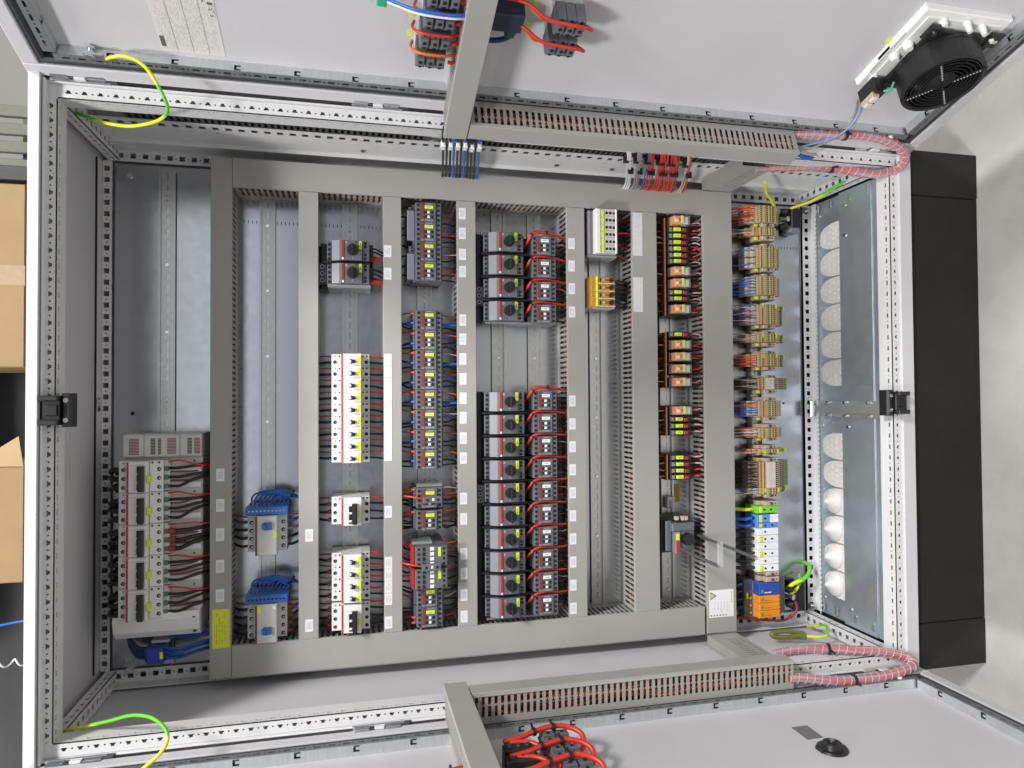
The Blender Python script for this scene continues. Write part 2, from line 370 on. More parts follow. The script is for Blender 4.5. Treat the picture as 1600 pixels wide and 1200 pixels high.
t_strip(f, (0, 0, 0), (0, 1, 0), (1, 0, 0), (0, 0, 1), 44, 62.5, 48.4, 1151.6, 1736, 1757, (1747, 1750), (1744, 1747), (1746, 1749))
slot_strip(f, (1736, 0, 0), (0, 1, 0), (0, 0, -1), (-1, 0, 0), 44, 62.5, 48.4, 1151.6, 0, 40, 10, 15, 5, 1)
f.box(1757, 1791, 22, 1178, -42, 5, PAINT, 2); f.box(1752, 1790, -3, 22, -400, 4.4, PAINT, 1); f.box(1752, 1790, 1178, 1203, -400, 4.4, PAINT, 1)
f.build('front_bottom_rail', cab)
# side panels, back, roof lining
for b0, b1 in ((-3, -1.5), (1201.5, 1203)): MB().box(20, 1752, b0, b1, -400, 3, PAINT).build('side_panel', cab)
for b0, b1 in ((7, 8.5), (1191.5, 1193)): MB().box(21, 1751, b0, b1, -398, -44, PAINT).build('side_lining', cab)
MB().box(20, 1790, 8.6, 1191.4, -402, -399, PAINT).build('back_panel', cab)
# rear frame with square holes
f = MB()
slot_strip(f, (0, 0, -331), (0, 1, 0), (1, 0, 0), (0, 0, 1), 44, 63.2, 46, 1154, 11.2, 30, 14, 25, 5.6, 1)
f.box(3.2, 6.9, 46, 1154, -334, -331, FRAME); f.build('rear_top_rail', cab)
for side in (0, 1):
    f = MB(); B = (lambda x: x) if side == 0 else (lambda x: 1200 - x); sg = 1 if side == 0 else -1
    slot_strip(f, (0, B(0), -331), (1, 0, 0), (0, sg, 0), (0, 0, 1), 68, 46.3, 20.5, 1770, 20, 45, 27, 38, 5.6, 1)
    y0, y1 = sorted((B(17.5), B(19.8))); f.box(20.5, 1770, y0, y1, -372, -331, FRAME)
    slot_strip(f, (0, B(17.4), 0), (1, 0, 0), (0, 0, 1), (0, sg, 0), 68, 46.3, 20.5, 1770, -331, -300, -322, -316, 2.2, 0)
    f.build('rear_post', cab)
f = MB()
slot_strip(f, (0, 0, -331), (0, 1, 0), (1, 0, 0), (0, 0, 1), 44, 63.2, 46, 1154, 1751, 1776, 1757, 1768, 5.6, 1)
slot_strip(f, (1776, 0, 0), (0, 1, 0), (0, 0, 1), (-1, 0, 0), 88, 69.5, 46, 1154, -331, -309, -314, -311.2, 3.4, 0, pitch=12.5)
f.build('rear_bottom_rail', cab)
for a0, a1, fa, up in ((22, 44, 44, 1), (1740, 1762, 1740, -1)):
    for b0, b1, fb, sg in ((12, 44, 44, 1), (1156, 1188, 1156, -1)):
        f = MB()
        slot_strip(f, (fa, 0, 0), (0, 0, 1), (0, 1, 0), (up, 0, 0), 11, -317, -330, -43, b0, b1, (b0 + b1) / 2 - 5, (b0 + b1) / 2 + 5, 5.6, 1)
        slot_strip(f, (0, fb, 0), (0, 0, 1), (1, 0, 0), (0, sg, 0), 11, -317, -330, -43, a0, a1, (a0 + a1) / 2 - 3, (a0 + a1) / 2 + 3, 5, 1)
        f.build('depth_rail', cab)
# mounting plate
pl = MB(); pl.box(33, 1748, 51, 1160, -343, -340, GALV); pl.box(33, 1748, 48.5, 51, -362, -340, GALV); pl.box(33, 1748, 1160, 1162.5, -362, -340, GALV)
mp = pl.build('mounting_plate', cab)
for a, b, r in ((63, 75, 6), (63, 1135, 6), (1726, 84, 6), (1726, 1130, 6), (1690, 590, 3.2), (70, 600, 4.5), (900, 72, 5), (900, 1140, 5)):
    MB().disc(a, b, -340, r, HOLE if r < 5 else CHROME, 12, 0.8 if r < 5 else 3).build('plate_bolt' if r >= 5 else 'plate_hole', mp)
mk = MB()
for a in range(300, 1040, 9): mk.box(a, a + 1.6, 160, 167, -340.2, -339.7, INK)
for a in range(1600, 1740, 9): mk.box(a, a + 1.6, 160, 167, -340.2, -339.7, INK)
mk.build('punch_mark', mp, kind='stuff')
# floor of the cabinet: gland plates
gp = MB(); gp.box(1780, 1783, 46, 1154, -314, -206, GLAND); g1 = gp.build('gland_plate', cab)
gp = MB(); gp.box(1770, 1773, 46, 1154, -210, -98, GLAND); gp.box(1773, 1780, 46, 1154, -210, -208.6, CHROME); gp.box(1772.5, 1775.5, 46, 1154, -97.5, -44, GLAND); g2 = gp.build('gland_plate', cab)
for b in (82, 160, 606, 650, 1112):
    for a, d, g in ((1770, -188, g2), (1780, -300, g1)):
        MB().cone((a + 0.3, b, d), (a - 3, b, d), 4.5, 4, CHROME, 10).build('screw', g)
for b0 in (60, 1124):
    for d in (-290, -240, -170, -110): MB().box(1766, 1770, b0 - 2, b0 + 16, d - 4, d + 4, CHROME, 1).build('clip', g2 if d > -205 else g1)
def dshape(b0, b1, depth, n=16):
    c, r = (b0 + b1) / 2, (b1 - b0) / 2; P = [(b0, 0)]
    for i in range(n + 1):
        t = math.pi * i / n; P.append((c - r * math.copysign(abs(math.cos(t)) ** 0.75, math.cos(t)), -depth * 0.18 - depth * 0.82 * math.sin(t) ** 0.85))
    P.append((b1, 0)); return P
ov = [114.5 + 72.3 * k for k in range(6)] + [668 + 72.3 * k for k in range(6)]
for i, b0 in enumerate(ov):
    f = MB(); poly = [(p, -211 + q) for p, q in dshape(b0, b0 + 69, 80)]
    f.prism(poly, 'a', 1774.5, 1780.4, MEMB)
    if i < 8:
        for x, y in ((14, 12), (34, 12), (54, 12), (13, 30), (27, 30), (41, 30), (56, 30), (20, 48), (35, 48), (50, 48), (28, 64), (42, 64)):
            f.cone((1774.6, b0 + x, -211 - y), (1773.2, b0 + x, -211 - y), 5.5, 4.2, MEMB, 10)
        f.build('membrane_pad', g1)
    else:
        c, dd = b0 + 34.5, -211 - 40
        for k, (r0, r1, h0, h1) in enumerate(((33, 31, 0, 5), (31, 24, 5, 11), (24, 11, 11, 21), (11, 3, 21, 31))):
            f.cone((1775 - h0, c, dd), (1775 - h1, c, dd), r0, r1, MEMB, 20, cap=(k == 3))
        f.build('cone_grommet', g1)
# middle strut on the floor and the two lock catches
st = MB(); st.box(1758, 1769.5, 596, 614, -310, -44, GALVB, 1); st.box(1750, 1757.8, 584, 626, -312, -306, CHROME, 1); st.box(1765, 1769.6, 584, 626, -300, -60, GALVB); stt = st.build('floor_strut', cab)
for d in (-255, -190, -110):
    for b in (588, 622): MB().cone((1764.2, b, d), (1759, b, d), 5, 4, CHROME, 10).build('screw', stt)
def catch(a, up, fr_d):
    f = MB(); s_ = up
    A = lambda x: a + s_ * x
    def bx(x0, x1, b0, b1, d0, d1, m, ch=1.5):
        y0, y1 = sorted((A(x0), A(x1))); f.box(y0, y1, b0, b1, d0, d1, m, ch)
    bx(-6, 24, 570, 604, -8, 16, BLACK); bx(-6, 24, 562, 571, -2, 26, BLACK); bx(-6, 24, 603, 612, -2, 26, BLACK); bx(24, 40, 558, 616, -16, 10, BLACK, 4)
    bx(-9, -4, 560, 614, 0, 14, LGREY); bx(4, 22, 578, 596, 16, 20, HOLE)
    o = f.build('lock_catch', cab)
    for b in (570, 604): MB().disc(A(32), b, 10, 4.5, CHROME, 10, 2.5).build('screw', o)
catch(34, 1, 0); catch(1753, -1, 0)
wl_ = MB(); wl_.cone((11, 580, -308), (17, 580, -308), 6, 5, CHROME, 10); wl_.box(11, 14, 566, 594, -316, -300, CHROME); wl_.build('roof_bolt', cab)
for a, b in ((1757, 1140), (1757, 62)): MB().cone((a - 4, b, -318), (a - 12, b, -318), 8, 8, SCREWM, 14).build('corner_bolt', cab)
for a, b in ((250, 1165), (1070, 1164), (64, 1150)): MB().box(a, a + 16, b, b + 10, -340, -318, CHROME, 2).build('plate_clip', cab)
# hinges along both front posts
for a in (36, 540, 1080, 1640):
    for b0, sg in ((15, 1), (1182, -1)):
        f = MB(); m = 46
        f.box(a, a + 96, b0 - 7, b0 + 7, 4.5, 9, CHROME, 1)
        f.cone((a + 4, b0 - sg * 4, 14), (a + 30, b0 - sg * 4, 14), 6.5, 6.5, CHROME, 12); f.cone((a + 60, b0 - sg * 4, 14), (a + 88, b0 - sg * 4, 14), 6.5, 6.5, CHROME, 12)
        f.cone((a + 31, b0 - sg * 4, 14), (a + 59, b0 - sg * 4, 14), 5.5, 5.5, GASKET, 12); f.box(a + 40, a + 58, b0 - 5, b0 + 5, 8, 17, FRAME, 1)
        f.box(a + 86, a + 108, b0 - 6, b0 + 5, 5, 12, GASKET, 4)
        f.build('hinge', cab)
f = MB()
slot_strip(f, (0, 22, 0), (1, 0, 0), (0, 0, 1), (0, 1, 0), 68, 46.3, 45, 1738, -182, -139, -168, -152, 6.2, 1)
slot_strip(f, (0, 20, 0), (1, 0, 0), (0, 0, 1), (0, 1, 0), 68, 46.3, 45, 1738, -206, -182.2, -192, -188.5, 6, 0)
f.box(45, 1738, 20.4, 22.2, -184, -182.1, FRAME); f.box(45, 1738, 16, 17.6, -262, -206.2, FRAME); f.box(45, 1738, 16, 25, -268, -262.2, FRAME, 1); f.box(45, 1738, 16, 19, -330.6, -268.2, FRAME); f.build('punched_side_section', cab)
for a in (560, 1010, 1150): MB().box(a, a + 9, 17.5, 21, -236, -228, INK).build('section_mark', cab)
# doors: a = down, b = distance from the hinge edge, d = height over the flange face
def make_door(fr, width):
    f = MB(fr); f.box(6, 1785, 0, width, -24, -20, PAINT)
    f.box(6, 1785, 0, 26, -20, -1, PAINT, 2); f.box(6, 1785, width - 26, width, -20, -1, PAINT, 2)
    f.box(6, 32, 26.5, width - 26.5, -20, -1.4, PAINT, 2); f.box(1759, 1785, 26.5, width - 26.5, -20, -1.4, PAINT, 2)
    d = f.build('cabinet_door', cab)
    f = MB(fr); z0, z1 = -19.8, -2
    f.box(33, 1758, 27, 39, z0, z1, GASKET, 4); f.box(33, 1758, width - 39, width - 27, z0, z1, GASKET, 4)
    f.box(32.6, 44, 36, width - 36, z0, z1 - .4, GASKET, 4); f.box(1747, 1758.4, 36, width - 36, z0, z1 - .4, GASKET, 4); f.build('door_gasket', d)
    def rail(along, x0, x1, y_out, y_in, c0, n):
        f = MB(fr); sg = 1 if y_in > y_out else -1
        if along == 'a':
            o, ux, uy = (0, 0, 1), (1, 0, 0), (0, 1, 0); oi, uz, un = (0, y_in, 0), (0, 0, 1), (0, sg, 0)
        else:
            o, ux, uy = (0, 0, 1), (0, 1, 0), (1, 0, 0); oi, uz, un = (y_in, 0, 0), (0, 0, 1), (sg, 0, 0)
        lo, hi = sorted((y_out, y_in)); m = (lo + hi) / 2
        slot_strip(f, o, ux, uy, (0, 0, 1), int((x1 - x0 - 20) // 25), x0 + 18, x0, x1, lo, hi, m - 2.2, m + 2.2, 6, 1, mat=DZINC)
        offs = [-5.5, -1.2, 2.2, 5.5]; xs = breaks(n, c0, 100, offs, x0, x1); ys = [-19.8, -12.5, -9, -4.5, -1.0, -0.6]
        def hole(i, j):
            if i == 0 or i >= len(xs) - 1: return False
            k = (i - 1) % 4
            if k == 3: return False
            return 1 <= j <= 3 and (k == 0 or j in (1, 3) or (k == 1 and False))
        f.perf(oi, ux, uz, un, xs, ys, hole, 1.6, GALVB)
        g = sorted((y_out, y_out + sg * 2))
        if along == 'a': f.box(x0, x1, g[0], g[1], -19.8, -0.8, GALVB)
        else: f.box(g[0], g[1], x0, x1, -19.8, -0.8, GALVB)
        g = sorted((y_out + sg * 2.2, y_in - sg * 2.2))  # near-black strip behind the slots, the hollow's shade put into its colour
        if along == 'a': f.box(x0, x1, g[0], g[1], -19.9, -17, HOLE)
        else: f.box(g[0], g[1], x0, x1, -19.9, -17, HOLE)
        f.build('stiffening_rail', d)
    rail('a', 62, 1730, 42, 56, 147, 16); rail('a', 62, 1730, width - 42, width - 56, 147, 16)
    rail('b', 60, width - 60, 50, 68, 118, 5); rail('b', 60, width - 60, 1740, 1722, 118, 5)
    MB(fr).cone((1690, 46, -20), (1690, 46, 4), 6, 5, PWHITE, 12).cone((1690, 46, -19.8), (1690, 46, -15), 8.5, 8.5, PWHITE, 14).build('door_stop', d)
    return d
door_t = make_door(DT, 596); door_b = make_door(DB, 596)
# ------------------------------------------------------------------ plinth under the cabinet
pt = thing('plinth', 'black steel plinth carrying the cabinet on the concrete floor', 'plinth', FLOOR, 600, -200)
MB().box(1796, FLOOR, 108, 1092, -14, -6, PLINTH, 1).build('plinth_panel', pt)
for b0, b1 in ((2, 106.5), (1093.5, 1198)):
    MB().box(1796, FLOOR, b0, b1, -100, -4, PLINTH, 2).build('corner_piece', pt)
    MB().box(1796, FLOOR, b0, b1, -398, -300, PLINTH, 2).build('corner_piece', pt)
for b0 in (8, 1184): MB().box(1796, FLOOR, b0, b0 + 8, -299, -101, PLINTH).build('plinth_panel', pt)
MB().box(1790.5, 1796, 4, 1196, -396, -24, HOLE).build('plinth_gap_shade', pt)  # near-black filler, shade of the gap above the plinth put into colour
# ------------------------------------------------------------------ cable ducts
def duct(label, fr, along, x0, x1, y0, y1, z0, z1, caps=(0, 0), sides=(1, 1), fill=10, fcols=(), pitch=12.5, group='grey slotted wiring ducts', labels=(), cover_z=None, slots=True, pv=None):
    def q(x, y, z): return (x, y, z) if along == 'a' else (y, x, z)
    def bx(mb, X0, X1, Y0, Y1, Z0, Z1, m, ch=0):
        p, r = q(X0, Y0, Z0), q(X1, Y1, Z1); mb.box(min(p[0], r[0]), max(p[0], r[0]), min(p[1], r[1]), max(p[1], r[1]), Z0, Z1, m, ch)
    PVC_, PVCD_ = (pv, pv) if pv else (PVC, PVCD)
    c = q((x0 + x1) / 2, (y0 + y1) / 2, z0)
    t = thing('wiring_duct', label, 'cable duct', *c, group=group, fr=fr)
    b = MB(fr); bx(b, x0, x1, y0 + 2.2, y1 - 2.2, z0, z0 + 2, PVC_); b.build('duct_base', t)
    H = z1 - z0; n = int((x1 - x0 - 4) // pitch); off = (x1 - x0 - (n - 1) * pitch) / 2
    xs = breaks(n, x0 + off, pitch, [-3.2, -1.5, 1.5, 3.2], x0, x1); zb = [0, H * .22, H * .55, H * .61, H - 7, H - 2]
    ux = (1, 0, 0) if along == 'a' else (0, 1, 0)
    for s_, y, sg in ((0, y0 + 1.5, -1), (1, y1 - 1.5, 1)):
        if not sides[s_]:
            w_ = MB(fr); bx(w_, x0, x1, y - 0.9, y + 0.9, z0 + 2, z1 - 2, PVC_); w_.build('duct_wall', t); continue
        un = (0, sg, 0) if along == 'a' else (sg, 0, 0)
        o = (0, y, z0) if along == 'a' else (y, 0, z0)
        w_ = MB(fr)
        def hole(i, j):
            if i == 0 or i >= len(xs) - 2 or j in (0, 4): return False
            k = (i - 1) % 4
            return k in (0, 1, 2) if j in (1, 3) else k == 1
        w_.perf(o, ux, (0, 0, 1), un, xs, zb, hole, 1.8, PVC_); w_.build('slotted_wall', t)
    cv = MB(fr); bx(cv, x0 - caps[0], x1 + caps[1], y0 - 0.8, y1 + 0.8, z1 - 2.2, z1, PVC_, 0.9)
    bx(cv, x0 - caps[0], x1 + caps[1], y0 - 0.8, y0 + 0.6, z1 - 8, z1 - 2.3, PVCD_); bx(cv, x0 - caps[0], x1 + caps[1], y1 - 0.6, y1 + 0.8, z1 - 8, z1 - 2.3, PVCD_)
    co_ = cv.build('duct_cover', t)
    if fill:
        wb = MB(fr); cols = list(fcols) or [WB, WB, WDR, WDR, WO, WG, WB, WR]
        for k in range(fill):
            yy = y0 + 6 + (y1 - y0 - 12) * random.random(); zz = z0 + 8 + (H - 24) * random.random(); P = []
            m_ = max(4, int((x1 - x0) / 90))
            for i in range(m_ + 1):
                P.append(q(x0 + 4 + (x1 - x0 - 8) * i / m_, min(max(yy + rj(8), y0 + 6), y1 - 6), min(max(zz + rj(10), z0 + 6), z1 - 8)))
            wb.tube(P, random.uniform(1.8, 2.8), random.choice(cols), 5, 3)
        wb.build('wire_bundle', t, kind='stuff')
    return t
def sticker(t, a, b, wa, wb, d=-249.6, mat=None, name='marker_label'):
    return MB().box(a - wa / 2, a + wa / 2, b - wb / 2, b + wb / 2, d - 0.6, d + 0.15, mat or PAPER).build(name, t)
DZ = -250
fr_ = (WB, WB, WDB, WDR, WG)
D1 = duct('leftmost upright grey wiring duct, in shadow, with a yellow sticker at one end', CAB, 'b', 49, 1163, 246.5, 288, -340, DZ, fill=12)
DTOP = duct('long grey wiring duct framing the switchgear along the photo\'s upper side', CAB, 'a', 289.5, 1404, 49, 110.5, -340, DZ, fill=12)
DBOT = duct('long grey wiring duct framing the switchgear along the photo\'s lower side', CAB, 'a', 289.5, 1398, 1096, 1163, -340, DZ, fill=12)
D2 = duct('grey wiring duct between the residual current breakers and the miniature breakers', CAB, 'b', 112, 1095, 427.5, 467.5, -340, DZ)
D3 = duct('grey wiring duct between the white miniature breakers and the contactor column', CAB, 'b', 112, 1095, 610.5, 649.5, -340, DZ)
D4 = duct('grey wiring duct between the contactor column and the motor starters', CAB, 'b', 112, 1095, 778.5, 821, -340, DZ, fill=14)
D5 = duct('grey wiring duct with small white labels right of the motor starter contactors', CAB, 'b', 112, 1095, 1045, 1088.5, -340, DZ, fill=14, fcols=(WR, WDR, WB, WO, WB))
D6 = duct('wide grey wiring duct carrying two tall white label strips', CAB, 'b', 112, 1095, 1212.5, 1277, -340, DZ, fill=16, fcols=(WR, WDR, WO, WB, WR))
D7 = duct('rightmost wide grey wiring duct, carrying the white warning sheet', CAB, 'b', 49.5, 1163, 1405, 1484.5, -340, DZ, fill=16, fcols=(WDR, WB, WR, WB))
for b in (731, 796, 858, 925, 987): sticker(D1, 266.5, b, 16.5, 27)
sticker(D1, 268.5, 1057, 34, 82, mat=YPRINT, name='yellow_notice')
for b in (869, 1065): sticker(D2, 448.5, b, 16.5, 27)
for b in (237, 288): sticker(D3, 619.7, b, 16.5, 27)
for k in range(9): sticker(D3, 619.5, 482.5 + 26.9 * k, 16.5, 26)
for b in (825, 939, 1072): sticker(D3, 619.5, b, 16.5, 27)
for k in range(3): sticker(D3, 619.5, 939 + 27 * (k + 1) - 13.5 + 13.5, 16.5, 26)
for b in (142, 188, 237, 277, 390, 434, 480, 526, 571, 616, 663, 709, 802, 849, 929, 974, 1023, 1072): sticker(D4, 790.5, b, 16, 26.5)
for b in (200, 254, 309, 365): sticker(D5, 1056, b, 16, 26.5)
for k in range(10): sticker(D5, 1055 - .15 * k, 579 + 54.9 * k, 16, 26.5)
for b0, n in ((116, 5), (276, 4)):
    for k in range(n): sticker(D6, 1227, b0 + 10.5 + 21.3 * k, 25, 20.8, mat=PAPERW)
wn = MB().box(1409, 1477, 1056, 1124, -250.2, -249.6, PWHITE).build('warning_sheet', D7)
tri = MB(); tri.prism([(1431, 1062), (1415, 1053 + 17.4), (1431, 1062 + 17.4)], 'd', -249.6, -249.3, ORINK) if False else None
def flat(poly, z, mat, name, parent, fr=CAB):
    return MB(fr).prism(poly, 'd', z, z + 0.3, mat).build(name, parent)
flat([(1413, 1060), (1413, 1080), (1430, 1070)], -249.6, INK, 'warning_triangle', wn)
flat([(1415, 1064), (1415, 1076), (1425.5, 1070)], -249.25, pm('amber_print', (0.80, 0.62, 0.30), 0.5), 'warning_triangle', wn)
flat([(1416, 1071.2), (1420, 1068.6), (1419.4, 1070.2), (1423, 1069.3), (1418.6, 1071.6), (1419.2, 1070.4)], -248.9, INK, 'lightning_bolt', wn)
pr = MB()
for i in range(6):
    a = 1414 + i * 9
    for j in range(int(random.uniform(6, 9))): pr.box(a, a + 2.2, 1086 + j * 3.6 - (0 if i else -2), 1086 + j * 3.6 + random.uniform(1.4, 3), -249.62, -249.3, BLUETXT)
for i in range(6): pr.box(1413 + i * 8.2, 1416.5 + i * 8.2, 1117.5, 1120.5, -249.62, -249.3, INK)
for j in range(5): pr.box(1470, 1472.5, 1062 + j * 6, 1066 + j * 6, -249.62, -249.3, ORINK)
pr.build('printed_lines', wn, kind='stuff')
# narrow ducts on the side walls, the two running forward at the bottom, the four on the doors
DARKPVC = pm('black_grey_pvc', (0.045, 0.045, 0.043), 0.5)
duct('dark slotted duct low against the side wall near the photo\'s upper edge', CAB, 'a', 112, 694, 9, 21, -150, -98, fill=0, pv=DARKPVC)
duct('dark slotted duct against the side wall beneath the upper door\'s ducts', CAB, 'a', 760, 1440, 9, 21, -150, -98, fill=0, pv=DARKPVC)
def deep_duct(label, b0, b1, face):
    t = thing('wiring_duct', label, 'cable duct', 1445, (b0 + b1) / 2, -150, group='grey slotted wiring ducts')
    a0, a1, d0, d1 = 1405, 1484, -250, -66
    w_ = MB(); n = 11; xs = breaks(n, d0 + 42, 12.5, [-2.6, 2.6], d0, d1); ys = [a0, a0 + 30, a1 - 22, a1 - 17, a1 - 4, a1]
    hole = lambda i, j: 0 < i < len(xs) - 1 and (i - 1) % 2 == 0 and j in (1, 3)
    sg = 1 if face > (b0 + b1) / 2 else -1
    w_.perf((0, face, 0), (0, 0, 1), (1, 0, 0), (0, sg, 0), xs, ys, hole, 1.8, PVC); w_.build('slotted_wall', t)
    c = MB(); c.box(a0 - 2, a0, b0, b1, d0, d1, PVC, 0.8); c.build('duct_cover', t)
    c = MB(); q = sorted((b0 + b1 - face, b0 + b1 - face + sg * 2)); c.box(a0 + .2, a1, q[0], q[1], d0, d1, PVC); c.build('duct_base', t)
    c = MB(); c.box(a1 - 2, a1, b0 + 2.2, b1 - 2.2, d0, d1, PVC); c.build('duct_wall', t)
    c = MB(); c.box(a1 + 1, a1 + 4, b0 + 6, b0 + 20, -240, d1 - 4, COPPER); c.build('copper_bar', t)
deep_duct('short grey duct running forward at the upper end of the rightmost duct', 14, 48, 48)
deep_duct('short grey duct running forward at the lower end of the rightmost duct', 1166, 1188, 1166)
RB = (WR, WDR, WR, WB, WO, WDR, WPK)
duct('grey door duct lying along the hinge side of the upper door', DT, 'a', 756, 1456, 3, 39, 0, 60, fill=18, fcols=RB)
duct('grey door duct crossing the upper door from its hinge side', DT, 'b', 0, 560, 711, 753, -20, 61, fill=14, fcols=RB, pitch=12.5)
duct('grey door duct lying along the hinge side of the lower door', DB, 'a', 757, 1437, 0, 38, 0, 60, fill=18, fcols=RB)
duct('grey door duct crossing the lower door from its hinge side', DB, 'b', -18, 560, 711, 754, -20, 61, fill=14, fcols=RB)
# ------------------------------------------------------------------ mounting rails
def din(label, c, b0, b1, wd=35, h=7.5):
    t = thing('mounting_rail', label, 'mounting rail', c, (b0 + b1) / 2, -340, group='zinc mounting rails behind the switchgear')
    f = MB(); n = int((b1 - b0) // 25)
    xs = breaks(n, b0 + 12, 25, [-9, 6], b0, b1); ys = [c - wd * .37, c - 2.4, c + 2.4, c + wd * .37]
    f.perf((0, 0, -338.4), (0, 1, 0), (1, 0, 0), (0, 0, 1), xs, ys, lambda i, j: j == 1 and 0 < i < len(xs) - 2 and (i - 1) % 2 == 0, 1, RAILM)
    for s_ in (-1, 1):
        y = c + s_ * wd * .37; e = c + s_ * wd * .5
        p = sorted((y, y + s_ * 1.2)); f.box(p[0], p[1], b0, b1, -339.4, -340 + h, RAILM); p = sorted((y + s_ * 1.2, e)); f.box(p[0], p[1], b0, b1, -340 + h - 1.2, -340 + h, RAILM)
    f.build('rail_profile', t)
    for b in range(int(b0) + 60, int(b1) - 20, 150): MB().cone((c, b, -338.6), (c, b, -335.5), 4.2, 3.6, CHROME, 10).build('rail_screw', t)
din('leftmost bright mounting rail behind the large breakers', 140, 60, 640)
din('short mounting rail behind the blue junction block', 140, 1075, 1150)
din('mounting rail behind the residual current breakers', 352, 112, 1095)
din('mounting rail behind the white miniature breakers', 536, 112, 1095)
din('mounting rail behind the contactor column', 711, 112, 1095)
din('mounting rail behind the motor starters', 893, 112, 1095)
din('mounting rail behind the motor starter contactors', 985, 112, 1095)
din('nearly empty mounting rail under the white power module', 1147, 112, 1095)
din('mounting rail behind the orange relays', 1340, 112, 1095)
din('raised mounting rail carrying the beige terminal blocks', 1600, 66, 1140, h=15)
# ------------------------------------------------------------------ large breakers and their busbar cover, top left
bc = thing('busbar_cover', 'pale grey busbar cover with vent grilles beneath the five large breakers', 'busbar cover', 152, 856, -330)
f = MB(); f.box(77, 229, 642, 690, -330, -247, LGREY, 3); f.box(77, 229, 690.5, 1012, -330, -262, LGREY, 2); body = f.build('cover_body', bc)
for a0, a1 in ((90, 109), (131, 140), (145, 151), (163, 180), (202, 211), (236 - 21, 236 - 12 + 3)):
    g = MB()
    for k in range(11): g.box(a0, a1, 651 + k * 3.1, 652.8 + k * 3.1, -247.8, -246.6, HOLE if a0 in (131, 145, 202) else WDR)
    g.build('vent_grille', bc, kind='stuff')
for a in (118, 187): MB().box(a, a + 1.2, 643.5, 689, -247.6, -246.5, MGREY).build('seam', bc)
for k in range(5):
    b = 704 + 65.4 * k
    MB().box(166, 227, b + 10, b + 22, -262.2, -258, WHITE, 1).build('marking_strip', bc); MB().box(166, 227, b + 40, b + 52, -262.2, -257, WHITE, 1).build('marking_strip', bc)
    MB().disc(213, b - 4, -262, 2, HOLE, 8, 0.8).build('screw_hole', bc)
e = MB(); P = [(1013, -330), (1013, -246), (1026, -240), (1052, -248), (1066, -262), (1069, -330)]
e.prism(P, 'a', 62, 227, PWHITE); ec = e.build('end_cap', bc)
for b in (1024, 1056): MB().box(214, 220, b, b + 2.5, -249 - (b > 1040) * 4, -240 - (b > 1040) * 7, HOLE).build('slot', ec)
def big_breaker(k):
    b0 = 696 + 65.4 * k; t = thing('large_breaker', '', 'circuit breaker', 114, b0 + 32, -262, group='large breakers on the busbar cover')
    f = MB(); w_ = 64.4
    f.box(74, 92, b0, b0 + w_, -262, -236, WHITE, 1.5); f.box(92.5, 131, b0, b0 + w_, -262, -222, WHITE, 2); f.box(131.5, 157, b0, b0 + w_, -262, -238, WHITE, 1.5); f.box(157.4, 168, b0 + 1, b0 + w_ - 1, -262, -248, LGREY, 1)
    f.build('breaker_body', t)
    MB().box(92.8, 96.5, b0 + 1, b0 + w_ - 0.5, -222.6, -221.2, RED).build('red_stripe', t)
    f = MB(); f.box(112, 126, b0 + 10, b0 + 62, -222.4, -219, BLACK, 1); f.box(117, 127, b0 + 11, b0 + 61, -219, -206, BLACK, 2); sw = f.build('toggle', t)
    for j in range(3): MB().box(109.5, 114.5, b0 + 23 + j * 17.5, b0 + 27 + j * 17.5, -222.4, -215, PWHITE, 1).build('toggle_stop', t)
    MB().box(130, 136.5, b0 + 30, b0 + 44, -238.5, -221 + 0, YTAG, 1).build('tag', t)
    f = MB()
    for j in range(3):
        for a in (83, 150): f.disc(a, b0 + 18 + j * 18.3, -236 if a < 100 else -238, 4.4, HOLE, 10, 0.5); f.disc(a + 1, b0 + 18 + j * 18.3, -235.8 if a < 100 else -237.8, 2.2, SCREWM, 8, 0.5)
    for a, d in ((83, -236), (91, -236), (137, -238), (150, -238)): f.disc(a, b0 + 4, d, 2.2, HOLE if a != 83 else CHROME, 8, 0.8)
    f.build('terminal_screw', t)
    for j in range(2): MB().box(93, 131, b0 + 8 + j * 0 + (0.4 if j else 0), b0 + 8.5 + (0.4 if j else 0), -222.3, -221.7, MGREY).build('seam', t) if j == 0 else None
    for j in range(3): MB().box(157.5, 166, b0 + 13 + j * 18.3, b0 + 23 + j * 18.3, -248.4, -245, pm('muted_green', (0.10, 0.16, 0.12)) if k == 0 and j == 0 else bpy.data.materials['muted_green'], 1).build('terminal_clamp', t)
    return t
BB = [big_breaker(k) for k in range(5)]
bl = ['topmost large white breaker with black toggle beside the grey vented cover', 'second large white breaker from the vented cover, black toggle', 'large white breaker whose outgoing wires wear red sleeves, middle of five',
      'fourth large white breaker, next to the one nearest the smooth end cap', 'large white breaker directly against the smooth white end cap']
for t, l in zip(BB, bl): t['label'] = l
